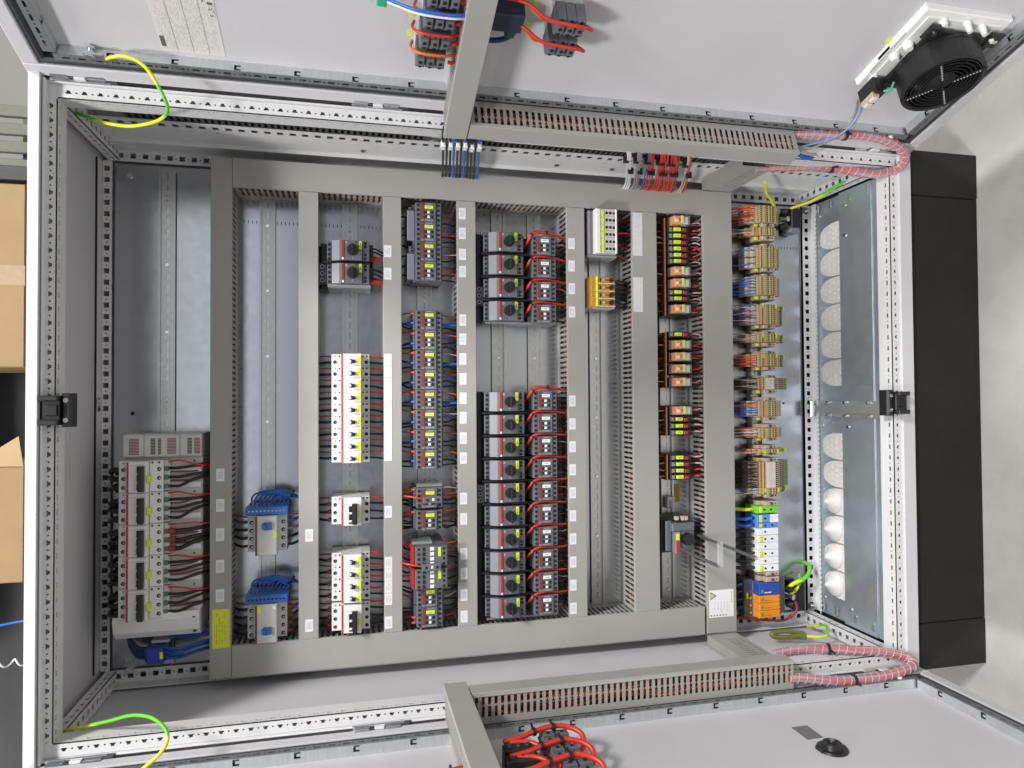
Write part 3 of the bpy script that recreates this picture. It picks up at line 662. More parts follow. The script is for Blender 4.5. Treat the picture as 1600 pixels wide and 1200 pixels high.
for k, t in enumerate(BB):
    b0 = 696 + 65.4 * k
    wire(t, [(166, b0 + 4, -246), (190, b0 + 3 + rj(2), -240), (222, b0 + 8 + rj(6), -250), (246, b0 + 8 + rj(10), -275)], 2.0, WR)
    for j in range(3):
        e = rj(5) - (6 if j == 2 and k < 2 else 0); r = 3.3 if k != 2 else 4.6
        y = b0 + 18 + j * 18.3
        wire(t, [(165, y, -249), (188, y + rj(1), -247), (215, y + e * .6 - 3 - j * 3, -252), (248, y + e - 6 - j * 4, -278)], r, WB, 6)
        if j < 2: wire(t, [(165, y + 8, -252), (190, y + 8, -254), (220, y + 3 + rj(5), -258), (246, y + rj(8), -280)], 1.6, WDR)
        if k == 2: MB().tube([(166, y, -249), (180, y, -247.5)], 6.2, pm('sleeve_red', (0.30, 0.05, 0.035)) if j == 0 else bpy.data.materials['sleeve_red'], 8, 2).build('wire_sleeve', t)
        wire(t, [(76, y, -246), (60, y + 1, -250), (48, y + 4 + rj(4), -275), (46, y + 6 + rj(6), -325)], 5.2, WB, 8)
        wire(t, [(76, y + 5, -250), (66, y + 5, -256), (56, y + 9 + rj(4), -290), (54, y + 10 + rj(6), -330)], 4.2, WB, 6)
# blue junction block under them
jb = thing('junction_block', 'royal blue junction block with blue cables in the shaded top corner', 'terminal block', 140, 1112, -330)
f = MB(); f.box(118, 150, 1095, 1128, -331, -270, NAVY, 3); f.box(112, 119, 1098, 1126, -331, -282, NAVY, 2); f.build('block_body', jb)
MB().box(144, 150.5, 1103, 1117, -270.6, -268.6, YTAG, .5).build('tag', jb)
f = MB(); f.box(120, 156, 1087, 1093, -331, -300, LGREY, 1); f.box(120, 156, 1130, 1136, -331, -300, LGREY, 1); f.build('end_stop', jb)
for k in range(5):
    y = 1100 + 5.4 * k
    wire(jb, [(150, y, -290), (180, y + rj(3), -285), (215, y - 6 + rj(8), -285), (248, y - 10 + rj(8), -295)], 3.0, WDB if k % 2 else WBL, 6)
    wire(jb, [(115, y, -292), (92, y - 4, -300), (72, y - 20 + rj(6), -320), (68, y - 52 + rj(10), -330), (80, 1050, -330)], 3.0, WDB, 6)
for k in range(4): wire(jb, [(150, 1075 + 3 * k, -320), (190, 1078 + 3 * k + rj(2), -305), (248, 1074 + rj(10), -300)], 2.8, WBL if k % 2 else WDB, 6)
# ------------------------------------------------------------------ residual current breakers
def rcd(b0, b1, label, flip):
    t = thing('residual_current_breaker', label, 'circuit breaker', 360, (b0 + b1) / 2, -332, group='residual current breakers')
    f = MB(); f.box(319, 401, b0, b1, -332, -268, LGREY, 1.5); f.box(337, 382, b0, b1 + 5, -268, -246, LGREY, 2); f.build('breaker_body', t)
    MB().box(337.5, 341.5, b0 + 1, b1 + 4, -246.4, -245, REDD).build('red_stripe', t)
    MB().box(317, 404, b0 - 19, b0 - 1, -320, -250, BLUEP, 1.5).build('neutral_bar', t)
    g = MB()
    for k in range(10): g.disc(324 + k * 8, b0 - 10, -250, 2.4, HOLE if flip else SCREWM, 8, 0.6)
    g.build('neutral_screw', t)
    g = MB()
    y = (lambda x: b1 - x) if flip else (lambda x: b0 + x)
    q = sorted((y(14), y(30))); g.box(355, 371, q[0], q[1], -246.5, -240, BLUEP, 1); q = sorted((y(17), y(27))); g.box(352, 360, q[0], q[1], -246.5, -236, BLUEP, 1); g.build('toggle', t)
    if flip:
        MB().box(341.8, 349, b0 + 4, b0 + 18, -246.4, -245, YTAG).build('tag', t); MB().box(374, 380, b0 + 4, b0 + 11, -246.4, -245, PWHITE).build('test_button', t); MB().box(356, 372, b1 - 16, b1 - 9, -246.3, -245.4, PWHITE).build('status_flag', t)
    else: MB().box(374, 381, b0 + 35, b0 + 48, -246.4, -245, YTAG).build('tag', t)
    g = MB()
    for k in range(4):
        for a in (327, 393): g.disc(a, b0 + 17 + k * 17.5, -268, 4.6, HOLE, 10, 0.6); g.disc(a + 1, b0 + 17.5 + k * 17.5, -267.6, 2.4, SCREWM, 8, 0.4)
    g.build('terminal_screw', t)
    for k in range(4):
        y_ = b0 + 17 + k * 17.5
        for m_, e in ((WB if k or flip else WDB, 0),): wire(t, [(320, y_, -282), (305, y_ + 1, -284), (290, y_ - 3 + rj(3), -292)], 3.4, m_, 6)
        wire(t, [(401, y_, -282), (414, y_ - 1, -284), (429, y_ - 6 + rj(3), -296)], 3.4, (WG if k == 1 and not flip else WB) if k else WBL, 6)
        if flip: MB().tube([(401, y_, -282), (411, y_, -283)], 5.6, WDR, 8, 2).build('wire_sleeve', t)
    wire(t, [(401, b0 + 6, -276), (414, b0 + 4, -280), (429, b0 + 3, -290)], 1.8, WR); wire(t, [(319, b0 + 6, -276), (305, b0 + 4, -280), (290, b0 + 3, -290)], 1.8, WDR)
    for k in range(10):
        a = 324 + k * 8
        wire(t, [(a, b0 - 18, -285), (a + 7, b0 - 27 - (10 - k) * 1.5, -287 + rj(5)), (392 - (9 - k) * 1.2, b0 - 33 - (9 - k) * 1.9, -286), (411, b0 - 37 + rj(3), -287 + rj(5)), (429, b0 - 31 + rj(2), -294)], 2.1, WBL, 6)
    MB().cone((409, b0 - 42, -286), (413, b0 - 40, -286), 8.5, 8.5, BLACK, 10).build('cable_tie', t)
    return t
rcd(822, 902, 'upper residual current breaker with blue toggle near its blue neutral bar', False)
rcd(1012, 1090, 'lower residual current breaker with a white button and red wire sleeves', True)
# ------------------------------------------------------------------ motor starters with knobs
def starter(c, a0, label, group, wires):
    # c: centre across, a0: left edge of the face
    t = thing('motor_starter', label, 'motor starter', a0 + 40, c, -332, group=group)
    b0, b1 = c - 22.2, c + 22.2
    f = MB(); f.box(a0 - 9, a0 + 2, b0, b1, -332, -262, DGREY, 2); f.prism([(a0 + 2, -332), (a0 + 2, -252), (a0 + 18, -243), (a0 + 22, -243), (a0 + 22, -332)], 'b', b0, b1, MGREY)
    f.box(a0 + 22.2, a0 + 68, b0, b1, -332, -240, DGREY, 1.5); f.box(a0 + 68.2, a0 + 84, b0, b1, -332, -246, DGREY, 1.5); f.box(a0 + 84, a0 + 93, b0 + 1, b1 - 1, -332, -275, BLACK, 1); f.build('starter_body', t)
    MB().box(a0 + 23.2, a0 + 28.6, b0, b1 - 6, -240.5, -238.3, RED, .5).box(a0 + 24, a0 + 28, b1 - 5.8, b1 - 1, -240.5, -238.6, PWHITE).build('red_stripe', t)
    MB().box(a0 + 31, a0 + 36, b0 + 2, b0 + 8, -240.4, -239.2, GREYTXT).build('rating_plate', t)
    k = MB(); k.cone((a0 + 47, c, -240), (a0 + 47, c, -224), 12.4, 11.6, BLACK, 20); k.box(a0 + 44.6, a0 + 49.4, c - 11, c + 12, -224.4, -218.5, BLACK, 1.2); k.build('rotary_knob', t)
    MB().box(a0 + 46.2, a0 + 47.8, c + 13.4, c + 19, -240.3, -239.4, GREYTXT).build('scale_mark', t)
    MB().box(a0 + 61, a0 + 67.6, b0 + 1, b0 + 20, -240.4, -238.4, YTAG, .4).box(a0 + 63.6, a0 + 64.8, b0 + 6, b0 + 15, -238.6, -238.2, INK).build('tag', t)
    g = MB()
    for y in (5, 13, 31, 39): g.disc(a0 + 75, b0 + y, -246, 3.3, HOLE, 9, .5)
    for y in (7, 18, 29, 39): g.disc(a0 - 3.5, b0 + y, -262, 3.6, HOLE, 9, .5)
    g.disc(a0 + 55, b0 + 3, -240, 1.4, HOLE, 6, .4); g.build('terminal_hole', t)
    return t
def starter_wires(t, c, a0, kind):
    if kind == 'duct':
        for y, m in ((-13, WB), (-4, WB), (8, WB)): wire(t, [(a0 + 84, c + y, -282), (a0 + 97, c + y - 2 + rj(2), -280), (a0 + 116, c + y + 5 + rj(4), -288)], 1.9, m)
        for y in (13, 15.5, 18): wire(t, [(a0 + 84, c + y, -268), (a0 + 98, c + y - 1, -263), (a0 + 116, c + y - 1 + rj(1), -268)], 2.3, WR, 6)
    else:
        for y in (-16, -8, 0, 8): wire(t, [(a0 + 84, c + y, -286), (a0 + 95, c + y, -280 + rj(3)), (a0 + 106, c + y + 1, -286)], 2.6, WB, 6)
def comb(label, a0, c, group='black bridging combs between the motor starters', reach=150):
    t = thing('bridging_comb', label, 'busbar comb', a0 + 40, c, -300, group=group)
    f = MB(); f.box(a0 + 8, a0 + reach, c - 2.6, c + 2.6, -310, -256, BLACK, 1); f.box(a0 - 14, a0 + 16, c - 2.8, c + 2.8, -310, -262, BLACK, 1); f.prism([(a0 - 16, c - 2), (a0 - 16, c + 2), (a0 + 8, c + 2.6), (a0 + 8, c - 2.6)], 'd', -262, -256, BLACK); f.build('comb_bar', t)
def feeder(label, a0, b0, b1, bf):
    t = thing('feeder_block', label, 'busbar', a0, (b0 + b1) / 2, -332)
    f = MB(); f.box(a0 - 14, a0 + 0, b0, b1, -332, -282, BLACK, 2); f.box(a0 - 24, a0 - 13, b0 + 2, b1 - 2, -332, -300, BLACK, 2); f.build('busbar_body', t)
    f = MB(); f.box(a0 - 22, a0 + 2, bf - 24, bf + 24, -332, -262, pm('dark_slate', (0.03, 0.036, 0.042), 0.4) if 'dark_slate' not in bpy.data.materials else bpy.data.materials['dark_slate'], 3); fb = f.build('feed_terminal', t)
    for y in (-15, 0, 15):
        g = MB(); g.disc(a0 - 10, bf + y, -262, 5, SCREWM, 12, .4); g.disc(a0 - 10, bf + y, -261.7, 3.6, HOLE, 10, .5); g.build('terminal_hole', fb)
    for y in (-15, 0, 15): wire(t, [(a0 - 22, bf + y, -285), (a0 - 30, bf + y, -285), (a0 - 42, bf + y + 3, -290)], 3.5, WB, 6)
s0 = starter(240, 495, 'upper of two motor starters beside the white miniature breakers, red wires at its side', 'motor starters, two in the breaker column', 0); starter_wires(s0, 240, 495, 'duct')
s1 = dup(s0, DV(0, 51.4), 'lower of two motor starters beside the white miniature breakers, clear cover edge beneath'); starter_wires(s1, 291.4, 495, 'duct')
comb('short black comb between the two motor starters of the breaker column', 495, 265.8, reach=86); feeder('black feeder block left of the two motor starters', 486, 219, 321, 290)
MB().box(488, 582, 315, 322, -332, -252, CLEAR, 1).build('clear_cover', s1)
st1 = [204.5 + 54.1 * k for k in range(4)]; st2 = [579.5 + 53.15 * k for k in range(10)]
def place(lo, names):
    return ['%s of the %s' % (n, lo) for n in names]
sl = [(b, 'black-knobbed motor starter, %s from the top in the group of four' % ORD[i], 'four motor starters') for i, b in enumerate(st1)] + \
     [(b, 'black-knobbed motor starter, %s from the top in the group of ten' % ORD[i], 'ten motor starters') for i, b in enumerate(st2)]
proto = None
for b, l, g in sl:
    if proto is None: proto = t = starter(b, 851.5, l, g, 0); pb = b
    else: t = dup(proto, DV(0, b - pb), l, g)
    starter_wires(t, b, 851.5, 'x')
feeder('black feeder block left of the four motor starters', 842, 180, 392, 330)
feeder('black feeder block left of the ten motor starters', 842, 556, 1090, 795)
gaps = [(b + 27, 'group of four', i) for i, b in enumerate(st1[:-1])] + [(b + 26.6, 'group of ten', i) for i, b in enumerate(st2[:-1])]
for b, g, i in gaps: comb('black comb bar in the %s gap between the motor starters of the %s' % (ORD[i], g), 851.5, b)
for c_ in (391, 1085):
    MB().box(846, 1018, c_ + 0, c_ + 4, -332, -262, CLEAR, 1).build('clear_cover', proto)
# ------------------------------------------------------------------ contactors
def contactor(c, a0, label, group, tagm=YTAG):
    t = thing('contactor', label, 'contactor', a0 + 29, c, -332, group=group)
    b0, b1 = c - 22.3, c + 22.3
    f = MB(); f.box(a0 - 5, a0 + 64, b0 + .4, b1 - .4, -332, -268, DGREY, 1.5); f.box(a0, a0 + 11.5, b0, b1, -268, -243.5, DGREY, 1); f.box(a0 + 11.7, a0 + 46, b0, b1, -268, -240, DGREY, 1); f.box(a0 + 46.2, a0 + 58, b0, b1, -268, -243.5, DGREY, 1); f.build('contactor_body', t)
    f = MB(); f.box(a0 + 12.2, a0 + 18.6, b0 + .6, b1 - 6, -240.5, -238.8, REDD).box(a0 + 12.4, a0 + 18.4, b1 - 5.6, b1 - .8, -240.5, -239, MGREY); f.build('red_stripe', t)
    MB().box(a0 + 20.5, a0 + 40, b0 + 7, b0 + 14.5, -240.4, -238.2, tagm, .5).box(a0 + 26, a0 + 34, b0 + 10, b0 + 11.4, -238.5, -238.05, GREYTXT).build('tag', t)
    f = MB()
    for y in (20, 30.5): f.box(a0 + 26.5, a0 + 32, b0 + y, b0 + y + 5.4, -240.4, -236.8, PWHITE, .6)
    f.build('plunger', t)
    f = MB()
    for a in (a0 + 20.5, a0 + 35.5):
        for y in (20, 30.5): f.box(a, a + 4.6, b0 + y - .8, b0 + y + 6.2, -240.3, -239.3, BLACK)
    for k in range(7): f.box(a0 + 21 + k * 2.7, a0 + 23 + k * 2.7, b1 - 5, b1 - 2.6, -240.2, -239.7, GREYTXT)
    for k in range(5): f.box(a0 + 24 + k * 2.7, a0 + 26 + k * 2.7, b0 + 2.2, b0 + 4, -240.2, -239.7, GREYTXT)
    f.build('front_marking', t)
    f = MB()
    for a in (a0 + 6, a0 + 52):
        for y in (6, 17, 28, 39): f.disc(a, b0 + y, -243.5, 3.6, HOLE, 9, .5)
    f.build('terminal_hole', t)
    f = MB()
    for k in range(8):
        f.box(a0 - 4, a0 + 1 - .4, b0 + 1.2 + k * 5.4, b0 + 4 + k * 5.4, -268, -262, DGREY); f.box(a0 + 58.4, a0 + 63, b0 + 1.2 + k * 5.4, b0 + 4 + k * 5.4, -268, -262, DGREY)
    f.build('terminal_rib', t)
    return t
def c_wires(t, c, a0, left, right, lx, rx):
    for k, m in enumerate(left):
        y = c - 16.5 + 11 * k + rj(1)
        if m: 
            wire(t, [(a0 - 4, y, -272), (a0 - 14, y + rj(2), -270), (lx, y + rj(6), -280)], 2.1 if m in (WB, WBL) else 1.6, m)
            if m in (WBL, WR): MB().tube([(a0 - 1, y, -263), (a0 - 9, y, -266)], 2.9, m, 6, 2).build('wire_sleeve', t)
    for k, m in enumerate(right):
        y = c - 16.5 + 11 * k + rj(1)
        if m: wire(t, [(a0 + 62, y, -272), (a0 + 74, y + rj(3), -270), (rx, y + rj(6), -278)], 2.1 if m in (WB, WBL) else 1.6, m)
A0 = 682
cp = None; LX, RX = 652, 777
def put(c, label, group, tagm=YTAG, a0=A0):
    global cp, cb0
    return None
c1 = [145.7 + 44.8 * k for k in range(4)]; c2 = [392.4 + 45.25 * k for k in range(8)]
gl = 'contactors of the middle column'
protoC = None
for i, b in enumerate(c1):
    l = 'contactor with yellow tag, %s of the four nearest the upper framing duct' % ORD[i]
    if not protoC: protoC = t = contactor(b, A0, l, gl); pb = b
    else: t = dup(protoC, DV(0, b - pb), l)
    c_wires(t, b, A0, [WB, None, WB, None], [WDR, None, WB if i % 2 else WDR, WB], LX, RX)
    if i: wire(t, [(A0 + 62, b + 4, -266), (A0 + 78, b + 3, -262), (RX + 2, b + 1, -266)], 1.5, (WR, WPK, WR)[i - 1])
for i, b in enumerate((168, 258)):
    t = thing('auxiliary_block', 'mid-grey auxiliary block at the %s pair of the four upper contactors' % ('upper', 'lower')[i], 'contact block', 671, b, -332, group='auxiliary blocks')
    f = MB(); f.box(664, 681.6, b - 20 - 9 * (1 - i), b + 40, -332, -256, MGREY, 1.5); f.box(668, 681.6, b - 38, b - 21 - 9 * (1 - i), -332, -262, DGREY, 1); f.build('block_body', t)
    g = MB()
    for y in (-34, -27): g.disc(675, b + y, -262, 2.6, HOLE, 8, .5)
    g.build('terminal_hole', t)
for i, b in enumerate(c2):
    t = dup(protoC, DV(0, b - c1[0]), 'dark contactor with yellow tag, %s of the eight with blue wires' % ORD[i])
    c_wires(t, b, A0, [WR, None, WBL, WB], [WDR if i % 2 else None, WBL if i in (1, 3, 5) else None, WB, WB], LX, RX)
    if i in (0, 2, 4): wire(t, [(A0 + 62, b + 10, -264), (A0 + 80, b + 9, -262), (RX + 3, b + 8, -266)], 3.0, WBL, 6)
    wire(t, [(A0 + 62, b - 15, -264), (A0 + 78, b - 13 + rj(3), -261), (RX + 2, b - 11, -266)], 1.3, (WDR, WO, WPK)[i % 3])
    wire(t, [(A0 - 4, b + 6, -270), (A0 - 16, b + 8 + rj(3), -268), (LX, b + 7 + rj(5), -276)], 2.2, (WDB, WB)[i % 2])
def interlock(c, label, a0, z):
    t = thing('interlock', label, 'interlock', a0 + 30, c, z, group='mechanical interlocks')
    f = MB(); f.box(a0 + 14, a0 + 57, c - 8, c + 8, z, z + 7, DGREY, 1.5); f.build('interlock_body', t)
    f = MB(); f.disc(a0 + 24, c, z + 7, 3.4, HOLE, 10, .4); f.disc(a0 + 48, c, z + 7, 3.4, HOLE, 10, .4); f.build('screw_hole', t); MB().box(a0 + 34, a0 + 39, c - 4, c + 2, z + 7, z + 8, PWHITE).build('indicator', t)
    wire(t, [(a0 + 16, c - 2, z + 3), (a0 + 4, c - 5, z + 4), (a0 - 16, c - 8, z - 4), (a0 - 30, c - 9, z - 18)], 2.2, WR, 6)
c3 = [796.5, 846.5]
for i, b in enumerate(c3):
    t = dup(protoC, DV(0, b - c1[0]), ('contactor with an interlock bar across its face, upper of the isolated pair', 'contactor with yellow tag just below the one carrying an interlock')[i])
    c_wires(t, b, A0, [WR, WDR, WB, WB], [WPK if not i else WO, WO if not i else WDR, WDR, WB], LX, RX)
    c_wires(t, b + 4, A0, [WO, None, WB, WB], [None, WDR, WB, WB], LX, RX)
interlock(800, 'interlock bar with red wire on the upper isolated contactor', A0, -240.6)
c4 = [1019, 1064.5]
for i, b in enumerate(c4):
    t = dup(protoC, DV(0, b - c1[0]), ('contactor with yellow tag, last but one at the lower end of its column', 'contactor with yellow tag against the lower duct, last of its column')[i])
    c_wires(t, b, A0, [WB, WB, WDR if i == 0 else WR, WR if i == 1 else None], [WB, WB, WPK if i == 0 else WR, WB], LX, RX)
def tall_contactor(c, label, n):
    t = thing('contactor', label, 'contactor', 711, c, -332, group='contactors with four-pole auxiliary fronts')
    b0, b1 = c - 22.5, c + 22.5
    f = MB(); f.box(677, 746, b0, b1, -332, -246, DGREY, 1.5); f.box(676, 748, b0 + .5, b1 - .5, -246, -214, DGREY, 2); f.build('contactor_body', t)
    MB().box(669, 675.4, b0, b1, -262, -222, RED, 1).build('red_strip', t)
    g = MB()
    for y in (6, 17, 28, 39):
        g.disc(684, b0 + y, -214, 3.4, HOLE, 9, .5); g.disc(740, b0 + y, -214, 3.4, HOLE, 9, .5); g.box(692, 698, b0 + y - 4, b0 + y + 4, -214.4, -212.5, BLACK, .5)
    g.build('terminal_hole', t)
    g = MB()
    for k in range(4): g.box(709, 718, b0 + 2 + k * 11, b0 + 9.6 + k * 11, -214.4, -212.6, PWHITE, .5)
    g.build('contact_flag', t)
    MB().box(727, 733.5, b0 + 3, b0 + 23, -214.4, -212.4, YTAG, .5).build('tag', t)
    c_wires(t, c, 677, [WR, WB, WR, WB], [WO, WDR, WDR, WB], LX, RX)
tall_contactor(922, 'deep contactor with white contact flags, upper one beside the interlock with red wire', 4)
tall_contactor(972, 'deep contactor with white contact flags, lower one beneath the interlock', 4)
interlock(945, 'interlock joining the two deep contactors with white flags', 676, -213)
MB().box(672, 716, 893, 899, -332, -236, CLEAR, 1).build('clear_cover', t); MB().box(684, 742, 766, 773, -332, -256, CLEAR, 1).build('clear_cover', t)
# contactors paired with the motor starters
k1 = [210 + 54 * k for k in range(4)]; k2 = [577.5 + 53.3 * k for k in range(10)]
prW = None
for i, b in enumerate(k1 + k2):
    l = ('contactor with white tag under a red loop, %s of the four' % ORD[i]) if i < 4 else ('contactor with white tag under a red loop, %s of the ten' % ORD[i - 4])
    if not prW: prW = t = contactor(b, 956, l, 'contactors paired with the motor starters', PWHITE); pw = b
    else: t = dup(prW, DV(0, b - pw), l)
    for k in range(4): wire(t, [(1018, b - 15 + 10 * k, -274), (1030, b - 15 + 10 * k + rj(3), -270), (1045, b - 14 + 10 * k + rj(5), -278)], 2.6 if k % 2 else 1.8, (WDR, WB, WB, WDR)[k] if i % 3 else (WB, WB, WDR, WB)[k])
    if i % 2 == 0: wire(t, [(1018, b - 8, -264), (1030, b - 8 + rj(3), -258), (1045, b - 6 + rj(4), -266)], 1.4, random.choice((WPK, WO, WG)))
    for k in range(4): wire(t, [(951, b - 15 + 10 * k, -276), (944, b - 14 + 10 * k, -272), (936, b - 14 + 10 * k, -286)], 2.6, WB, 6)
    q = thing('cable_loop', ('red control cable loop arching over the %s contactor of the group of four' % ORD[i]) if i < 4 else ('red control cable loop arching over the %s contactor of the row of ten' % ORD[i - 4]), 'cable', 960, b - 26, -250, group='red control cable loops')
    j = rj(1.5); top = i in (0, 4)
    dz = 0 if top else -3
    P = [(936 + j, b + 12, -296), (942 + j, b - 2, -262), (948 + j, b - 15, -246), (956 + rj(1), b - 24 - 3 * top, -240 + dz), (970, b - 28 - 4 * top + rj(.6), -241 + dz), (992, b - 28 - 4 * top + rj(.8), -244 + dz), (1022, b - 26 - top * 2, -252), (1046, b - 24 + rj(2), -264)]
    r_ = 2.8 if not top else 3.5
    MB().tube(P, lambda s_, r_=r_: r_ * (0.55 + 0.75 * math.exp(-((s_ - 0.46) / 0.22) ** 2)), WR, 7, 5).build('cable_core', q)
    MB().tube([(x + 2, y + 2.4, z - 2) for x, y, z in P], 1.7, WDR, 5, 4).build('cable_core', q)
    MB().cone(Vector(P[3]) + Vector((-3, 3, -1)), Vector(P[3]) + Vector((0, 0, 0)), r_ + 1.4, r_ + 1.4, BLACK, 8).build('cable_tie', q)
    if top: MB().cone((990, b - 32, -244), (994, b - 32, -244), r_ + 1.2, r_ + 1.2, BLACK, 8).build('cable_tie', q)
# ------------------------------------------------------------------ white miniature breakers
def mcb(b0, label, group, poles=1, aux=True):
    w_ = 17.5 * poles + (9 if aux else 0); t = thing('miniature_breaker', label, 'circuit breaker', 536, b0 + w_ / 2, -332, group=group)
    b1 = b0 + w_ - .25
    f = MB(); f.box(496, 516.5, b0, b1, -332, -264, WHITE, .8); f.prism([(516.7, -332), (516.7, -247), (520, -243), (552, -240), (560, -240), (560, -332)], 'b', b0, b1, WHITE); f.box(560.2, 579, b0, b1, -332, -262, LGREY, .8); f.build('breaker_body', t)
    MB().prism([(517, -247.4), (517, -245.4), (520.4, -241.8), (520.6, -243.6)], 'b', b0 + .2, b1 - .2, RED).build('red_stripe', t)
    f = MB(); ya = b0 + (9 if aux else 0)
    if poles == 1:
        f.box(535, 541, ya + 3, ya + 13, -242.2, -240.3, HOLE); f.box(539, 547, ya + 4.5, ya + 12, -241, -231, BLACK, 1.5); f.build('toggle', t)
        MB().box(535.5, 539, ya + 5, ya + 11, -240.6, -237, PWHITE, .8).build('toggle_stop', t)
        MB().box(552.3, 559.6, ya - 4, ya + 14.5, -240.4, -238.4, YTAG, .5).build('tag', t)
    else:
        f.box(541, 551, ya + 4, b1 - 3, -242, -229, BLACK, 2); f.box(533, 541, ya + 5, b1 - 4, -243, -239.6, BLACK); f.build('toggle', t)
        for k in range(poles): MB().box(533.5, 540, ya + 5 + 17.5 * k, ya + 9 + 17.5 * k, -240, -234, PWHITE, .8).build('toggle_stop', t)
        MB().box(554, 559.6, ya + 22, ya + 35, -240.4, -238.4, YTAG, .5).build('tag', t)
    f = MB()
    if aux:
        f.disc(513, b0 + 5, -264, 2.2, HOLE, 8, .5); f.disc(504, b0 + 5, -264, 2.6, GREYTXT, 8, .4); f.disc(565, b0 + 4.5, -262, 2.2, HOLE, 8, .5); f.disc(573, b0 + 4.5, -262, 2.4, HOLE, 8, .5)
    for k in range(poles):
        y = ya + 8.7 + 17.5 * k; f.disc(503.5, y, -264, 4.3, HOLE, 10, .5); f.disc(572, y, -262, 4.3, HOLE, 10, .5); f.disc(504.5, y + .6, -263.6, 2.2, SCREWM, 8, .4)
    f.build('terminal_hole', t)
    return t
def m_wires(t, b0, poles=1, aux=True, sleeves=False):
    ya = b0 + (9 if aux else 0)
    for k in range(poles):
        y = ya + 8.7 + 17.5 * k
        wire(t, [(497, y, -280), (484, y + .5, -279), (470, y + 1 + rj(2), -288)], 3.0, WB, 6); wire(t, [(579, y, -278), (592, y + 1, -276), (611, y + 4 + rj(3), -284)], 2.3, WB, 6)
        if sleeves: MB().tube([(496, y, -280), (487, y, -279.5)], 5, WDR, 8, 2).build('wire_sleeve', t)
    if aux:
        wire(t, [(497, b0 + 5, -280), (484, b0 + 4, -279), (470, b0 + 5 + rj(2), -288)], 1.6, WDR); wire(t, [(579, b0 + 4, -276), (593, b0 + 5, -272), (611, b0 + 7 + rj(2), -278)], 2.1, WR)
m0 = None
mb = [470.5 + 26.95 * k for k in range(9)] + [914 + 26.6 * k for k in range(4)]
for i, b in enumerate(mb):
    l = ('white miniature breaker with yellow tag, %s from the top of the nine in a row' % ORD[i]) if i < 9 else ('white miniature breaker with yellow tag, %s of the four near the lower duct' % ORD[i - 9])
    if m0 is None: m0 = t = mcb(b, l, 'single-pole miniature breakers'); mb0 = b
    else: t = dup(m0, DV(0, b - mb0), l)
    m_wires(t, b, sleeves=i >= 9)
t3 = mcb(789, 'three-pole white breaker with one long black toggle, standing alone', 'three-pole breakers', 3); m_wires(t3, 789, 3, sleeves=True)
t3 = mcb(1024.5, 'three-pole white breaker with long black toggle, last against the lower duct', 'three-pole breakers', 3); m_wires(t3, 1024.5, 3, sleeves=True)
# ------------------------------------------------------------------ power module, amber module
t = thing('power_module', 'grey module with white face, yellow strip and six rows of black sockets', 'power module', 1132, 170, -332)
f = MB(); f.box(1098, 1168, 118, 225, -332, -244, MGREY, 2); f.box(1109, 1121, 118, 225, -244, -222, PWHITE, 2); f.box(1121.2, 1158, 118, 225, -244, -225, LGREY, 1); f.box(1158.2, 1163, 118, 225, -244, -223, PWHITE, 1); f.build('module_body', t)
for k in range(6):
    b = 122 + 17.3 * k
    MB().box(1123, 1130, b, b + 15, -225.4, -223, YTAG, .5).build('tag', t)
    for j in range(3): MB().box(1134 + j * 9, 1139.5 + j * 9, b + 3, b + 9, -225.4, -224, HOLE if (k, j) != (0, 2) else REDD).build('socket', t)
    MB().box(1133, 1157, b + 13.2, b + 14.2, -225.3, -224.6, GREYTXT).build('seam', t)
f = MB()
for k in range(25): f.box(1100, 1107, 121 + k * 4.1, 123 + k * 4.1, -244.3, -243.4, DGREY)
f.build('vent_grille', t, kind='stuff')
MB().box(1098, 1170, 226, 231, -332, -246, CLEAR, 1).build('clear_cover', t)
for k in range(13):
    wire(t, [(1166, 124 + 8 * k, -280), (1185, 124 + 8 * k + rj(4), -276), (1213, 126 + 8 * k + rj(6), -284)], 2.2, random.choice((WB, WDR, WB, WDR, WB)), 5)
wire(t, [(1168, 168, -262), (1190, 167, -256), (1213, 166, -262)], 2.2, WR)
t = thing('fuse_module', 'amber four-channel fuse module with black knobs and yellow strip', 'fuse module', 1132, 315, -332)
f = MB(); f.box(1098, 1170, 279, 353, -332, -262, LGREY, 1); f.box(1101, 1112, 279, 352, -262, -238, AMBER, 1); f.build('module_body', t)
for k in range(4):
    b = 280 + 18.2 * k
    c = MB(); c.box(1112.2, 1117, b, b + 17.4, -262, -232, YTAG, 1); c.box(1117.2, 1160, b, b + 17.4, -262, -234, AMBER, 1.5); c.box(1117, 1160, b + 16.2, b + 17.6, -236, -232, PWHITE); ch = c.build('channel', t)
    MB().cone((1150, b + 8, -234), (1150, b + 8, -226), 6, 5.4, BLACK, 14).build('dial', ch); MB().box(1121, 1123.5, b + 4, b + 13, -234.3, -232.4, HOLE).build('slot', ch)
    g = MB(); g.cone((1130, b + 8, -234), (1130, b + 8, -231), 3.4, 2.6, CHROME, 10); g.cone((1139, b + 9, -234), (1139, b + 9, -231.6), 2.2, 1.6, WDR, 8); g.build('screw', ch)
    for j in range(3): wire(t, [(1170, b + 3 + 5 * j, -290), (1184, b + 3 + 5 * j + rj(4), -282), (1213, b + 4 + 5 * j + rj(5), -288)], 2.4, WB if j else bpy.data.materials['dark_slate'], 6)
